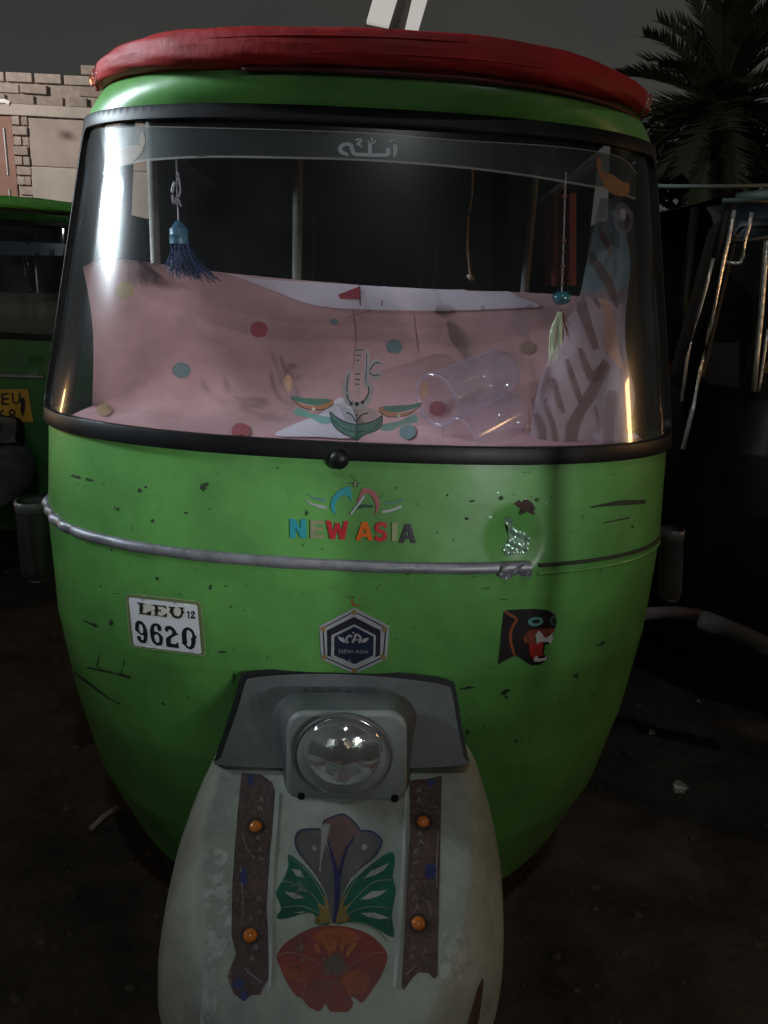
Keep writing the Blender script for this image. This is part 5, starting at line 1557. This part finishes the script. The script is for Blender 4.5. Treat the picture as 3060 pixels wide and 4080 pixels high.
# two clear plastic jars lying on the shelf
def jar(p0, p1, r0, label):
    d = (p1 - p0)
    L = d.length
    t = thing('plastic_jar', label, 'jar', tuple(p0), 0, 'clear jars on the shelf')
    MB().lathe([(r0 * 0.90, 0.002), (r0 * 0.96, 0.0), (r0, 0.004), (r0 * 0.985, 0.012), (r0 * 0.985, L * 0.80), (r0 * 0.95, L * 0.88), (r0 * 0.78, L * 0.97), (r0 * 0.55, L)], p0, d, 36).build('jar_wall', CLEAR, t, True)
    MB().lathe([(0.0005, L * 0.975), (r0 * 0.4, L * 0.985), (r0 * 0.55, L)], p0, d, 36).build('jar_base', CLEAR, t, True)
    MB().lathe([(r0 * 0.985, 0.0), (r0 * 1.03, 0.001), (r0 * 1.03, 0.006), (r0 * 0.985, 0.007)], p0, d, 36).build('jar_lip', CLEAR, t, True)
jar(at_y(*D(940, 866), 1.335), at_y(*D(1092, 800), 1.47), 0.048, 'upper clear plastic jar lying over the other on the pink cloth')
jar(at_y(*D(990, 950), 1.315), at_y(*D(1118, 884), 1.42), 0.040, 'lower clear plastic jar lying under the other by the glass')

# blue tassel on the left
tt = thing('blue_tassel', 'blue tassel on a cord hanging at the left of the windscreen', 'tassel', tuple(at_y(*D(386, 500), 1.47)))
BT = M('blue_strands', (0.018, 0.04, 0.13), 0.6, var=0.35)
CAPB = M('blue_cap', (0.05, 0.13, 0.21), 0.35, var=0.15)
CORD = M('pale_cord', (0.42, 0.38, 0.42), 0.6)
YT = 1.47
MB().tube([at_y(*D(381, 335), YT), at_y(*D(383, 420), YT), at_y(*D(386, 498), YT)], 0.0016, 6).build('cord', CORD, tt)
c0, c1 = at_y(*D(386, 494), YT), at_y(*D(386, 521), YT)
MB().lathe([(0.0005, 0.014), (0.006, 0.012), (0.013, 0.002), (0.0165, -0.001), (0.0165, -0.010), (0.0172, -0.011), (0.0165, -0.012), (0.0165, -0.020), (0.017, -0.026)], c0, Vector((0, 0, 1)), 24).build('cap', CAPB, tt, True)
mb = MB()
rt = random.Random(2)
for i in range(150):
    a = rt.uniform(0, 2 * math.pi)
    rr_ = 0.0165 * math.sqrt(rt.random())
    s0 = c0 + Vector((rr_ * math.cos(a), rr_ * math.sin(a), -0.022))
    q = rt.random()
    ex, ey = (350 + 130 * q, 590 + 20 * q + rt.uniform(-14, 6)) if rt.random() < 0.45 else (rt.uniform(362, 440), rt.uniform(575, 606))
    e0 = at_y(*D(ex, ey), YT + rt.uniform(-0.02, 0.03))
    m0 = s0.lerp(e0, 0.5) + Vector(((s0.x - e0.x) * 0.22, 0, 0.004))
    mb.tube([s0, m0, e0], [0.0011, 0.0012, 0.0006], 3, False)
mb.build('strands', BT, tt)['kind'] = 'stuff'
# pale charms on the cord
mb = MB()
for l_, w in (([(378, 392), (372, 415), (376, 440), (382, 425)], 6), ([(386, 384), (389, 410), (385, 430), (391, 446)], 5), ([(384, 372), (387, 386)], 4)):
    mb.tube([at_y(*D(*p), YT - 0.01) for p in crm(l_, 4)], 0.0030 * w / 6, 6)
mb.build('charm', M('charm_silver', (0.40, 0.37, 0.43), 0.4, metal=0.3), tt, True)

# beaded hanging with green tassel on the right
bt_ = thing('bead_hanging', 'beaded cord with a teal bead and pale green tassel hanging at the right', 'hanging ornament', tuple(at_y(*D(1212, 640), 1.42)))
YB = 1.40
MB().tube([at_y(*D(1222, 372), YB), at_y(*D(1218, 500), YB), at_y(*D(1213, 640), YB), at_y(*D(1210, 672), YB)], 0.0013, 6).build('cord', CORD, bt_)
TB = M('teal_bead', (0.02, 0.13, 0.17), 0.08, var=0.2, coat=0.8)
b0 = at_y(*D(1213, 644), YB)
MB().lathe([(0.0005, -0.012), (0.010, -0.0105), (0.0155, -0.005), (0.0168, 0.0), (0.0155, 0.005), (0.010, 0.0105), (0.0005, 0.012)], b0, Vector((0, 0, 1)), 24).build('bead', TB, bt_, True)
WB = M('wood_bead', (0.30, 0.13, 0.09), 0.35, var=0.3, coat=0.3)
for (x, y, r_) in ((1220, 405, 4), (1219, 425, 5), (1219, 452, 4), (1218, 520, 5), (1217, 545, 4), (1216, 575, 5), (1215, 590, 4), (1214, 612, 4), (1211, 668, 4)):
    p = at_y(*D(x, y), YB)
    rad = r_ * k_ * YB / 3066
    MB().lathe([(0.0002, -rad), (rad * 0.7, -rad * 0.7), (rad, 0), (rad * 0.7, rad * 0.7), (0.0002, rad)], p, Vector((0, 0, 1)), 12).build('small_bead', WB, bt_, True)
mb = MB()
for i in range(46):
    s0 = at_y(*D(1209 + rt.uniform(-4, 4), 674), YB + rt.uniform(-0.004, 0.004))
    ex = rt.uniform(1184, 1214)
    e0 = at_y(*D(ex, rt.uniform(745, 788) - max(0, ex - 1200) * 2.2), YB + rt.uniform(-0.008, 0.008))
    m0 = s0.lerp(e0, 0.45) + Vector((-0.007 if ex < 1200 else 0.001, 0, 0.0))
    mb.tube([s0, m0, e0], [0.0009, 0.0011, 0.0005], 3, False)
mb.build('green_strands', M('pale_green_strands', (0.80, 0.86, 0.62), 0.6, var=0.3), bt_)['kind'] = 'stuff'
mb = MB()
for i in range(14):
    s0 = at_y(*D(1213 + rt.uniform(-3, 3), 676), YB + 0.004)
    e0 = at_y(*D(rt.uniform(1212, 1232), rt.uniform(700, 740)), YB + 0.008)
    mb.tube([s0, s0.lerp(e0, 0.5), e0], [0.0009, 0.001, 0.0005], 3, False)
mb.build('brown_strands', M('brown_strands', (0.24, 0.12, 0.06), 0.6), bt_)['kind'] = 'stuff'
# crooked cord hanging from the cabin roof
hc = thing('hanging_cord', 'crooked tan cord hanging inside the middle of the dark cabin', 'cord', tuple(at_y(*D(1015, 500), 2.2)))
MB().tube([at_y(*p, 2.2) for p in crm([D(1020, 362), D(1019, 420), D(1011, 470), D(1010, 530), D(1014, 575), D(1016, 600)], 6)], 0.0032, 6).build('cord', M('tan_cord', (0.42, 0.30, 0.20), 0.6), hc, True)
MB().tube([at_y(*D(1012, 592), 2.2), at_y(*D(1022, 606), 2.2)], 0.007, 8).build('knot', M('tan_cord', (0.42, 0.30, 0.20), 0.6), hc, True)

# ================================================================== LITTER ON THE GROUND
FOIL = M('crumpled_foil', (0.60, 0.55, 0.50), 0.28, metal=0.6, var=0.3, bump=0.6, bscale=90)
def litter(name, px, py, r_, label, cat, mat):
    p = on_ground(px, py)
    bm = bmesh.new()
    bmesh.ops.create_icosphere(bm, subdivisions=2, radius=r_)
    for q in bm.verts:
        q.co *= random.uniform(0.7, 1.25)
        q.co.z *= 0.5
        q.co.x *= 0.8
    m = MB().add([q.co + p + Vector((0, 0, r_ * 0.3)) for q in bm.verts], [tuple(w.index for w in fc.verts) for fc in bm.faces])
    bm.free()
    tag(m.build(name, mat, None), label, cat)
litter('crumpled_foil', 2706, 3145, 0.030, 'crumpled pale foil scrap on the earth right of the rickshaw', 'litter', FOIL)
litter('paper_scrap', 2598, 2922, 0.014, 'small pale scrap farther back on the earth at the right', 'litter', FOIL)
litter('paper_scrap', 2783, 2795, 0.009, 'tiny grey scrap on the earth nearest the dark rickshaw', 'litter', FOIL)
a, b = on_ground(362, 3318), on_ground(468, 3232)
tag(MB().tube([a + Vector((0, 0, 0.012)), a.lerp(b, .5) + Vector((0, 0, 0.018)), b + Vector((0, 0, 0.012))], 0.0075, 6).build('wooden_stick', M('bare_wood', (0.26, 0.23, 0.20), 0.7), None), 'short pale stick lying on the earth left of the rickshaw', 'stick')
# pebbles and clods: nobody could count them
rg = random.Random(17)
mb = MB()
ICO = bmesh.new()
bmesh.ops.create_icosphere(ICO, subdivisions=1, radius=1)
iv = [q.co.copy() for q in ICO.verts]
fi = [tuple(w.index for w in fc.verts) for fc in ICO.faces]
for i in range(2600):
    x, y = rg.uniform(-2.2, 3.0), rg.uniform(0.3, 4.6)
    h = GB.ray_cast(Vector((x, y, 1)), Vector((0, 0, -1)))
    if h[0] is None:
        continue
    r_ = 0.003 + 0.012 * rg.random() ** 3
    mb.add([h[0] + Vector((q.x * r_ * rg.uniform(.7, 1.3), q.y * r_ * rg.uniform(.7, 1.3), q.z * r_ * 0.7)) for q in iv], fi)
pb = mb.build('pebbles', M('earth_pebbles', (0.06, 0.05, 0.042), 0.9, var=0.5), None)
pb['kind'] = 'stuff'
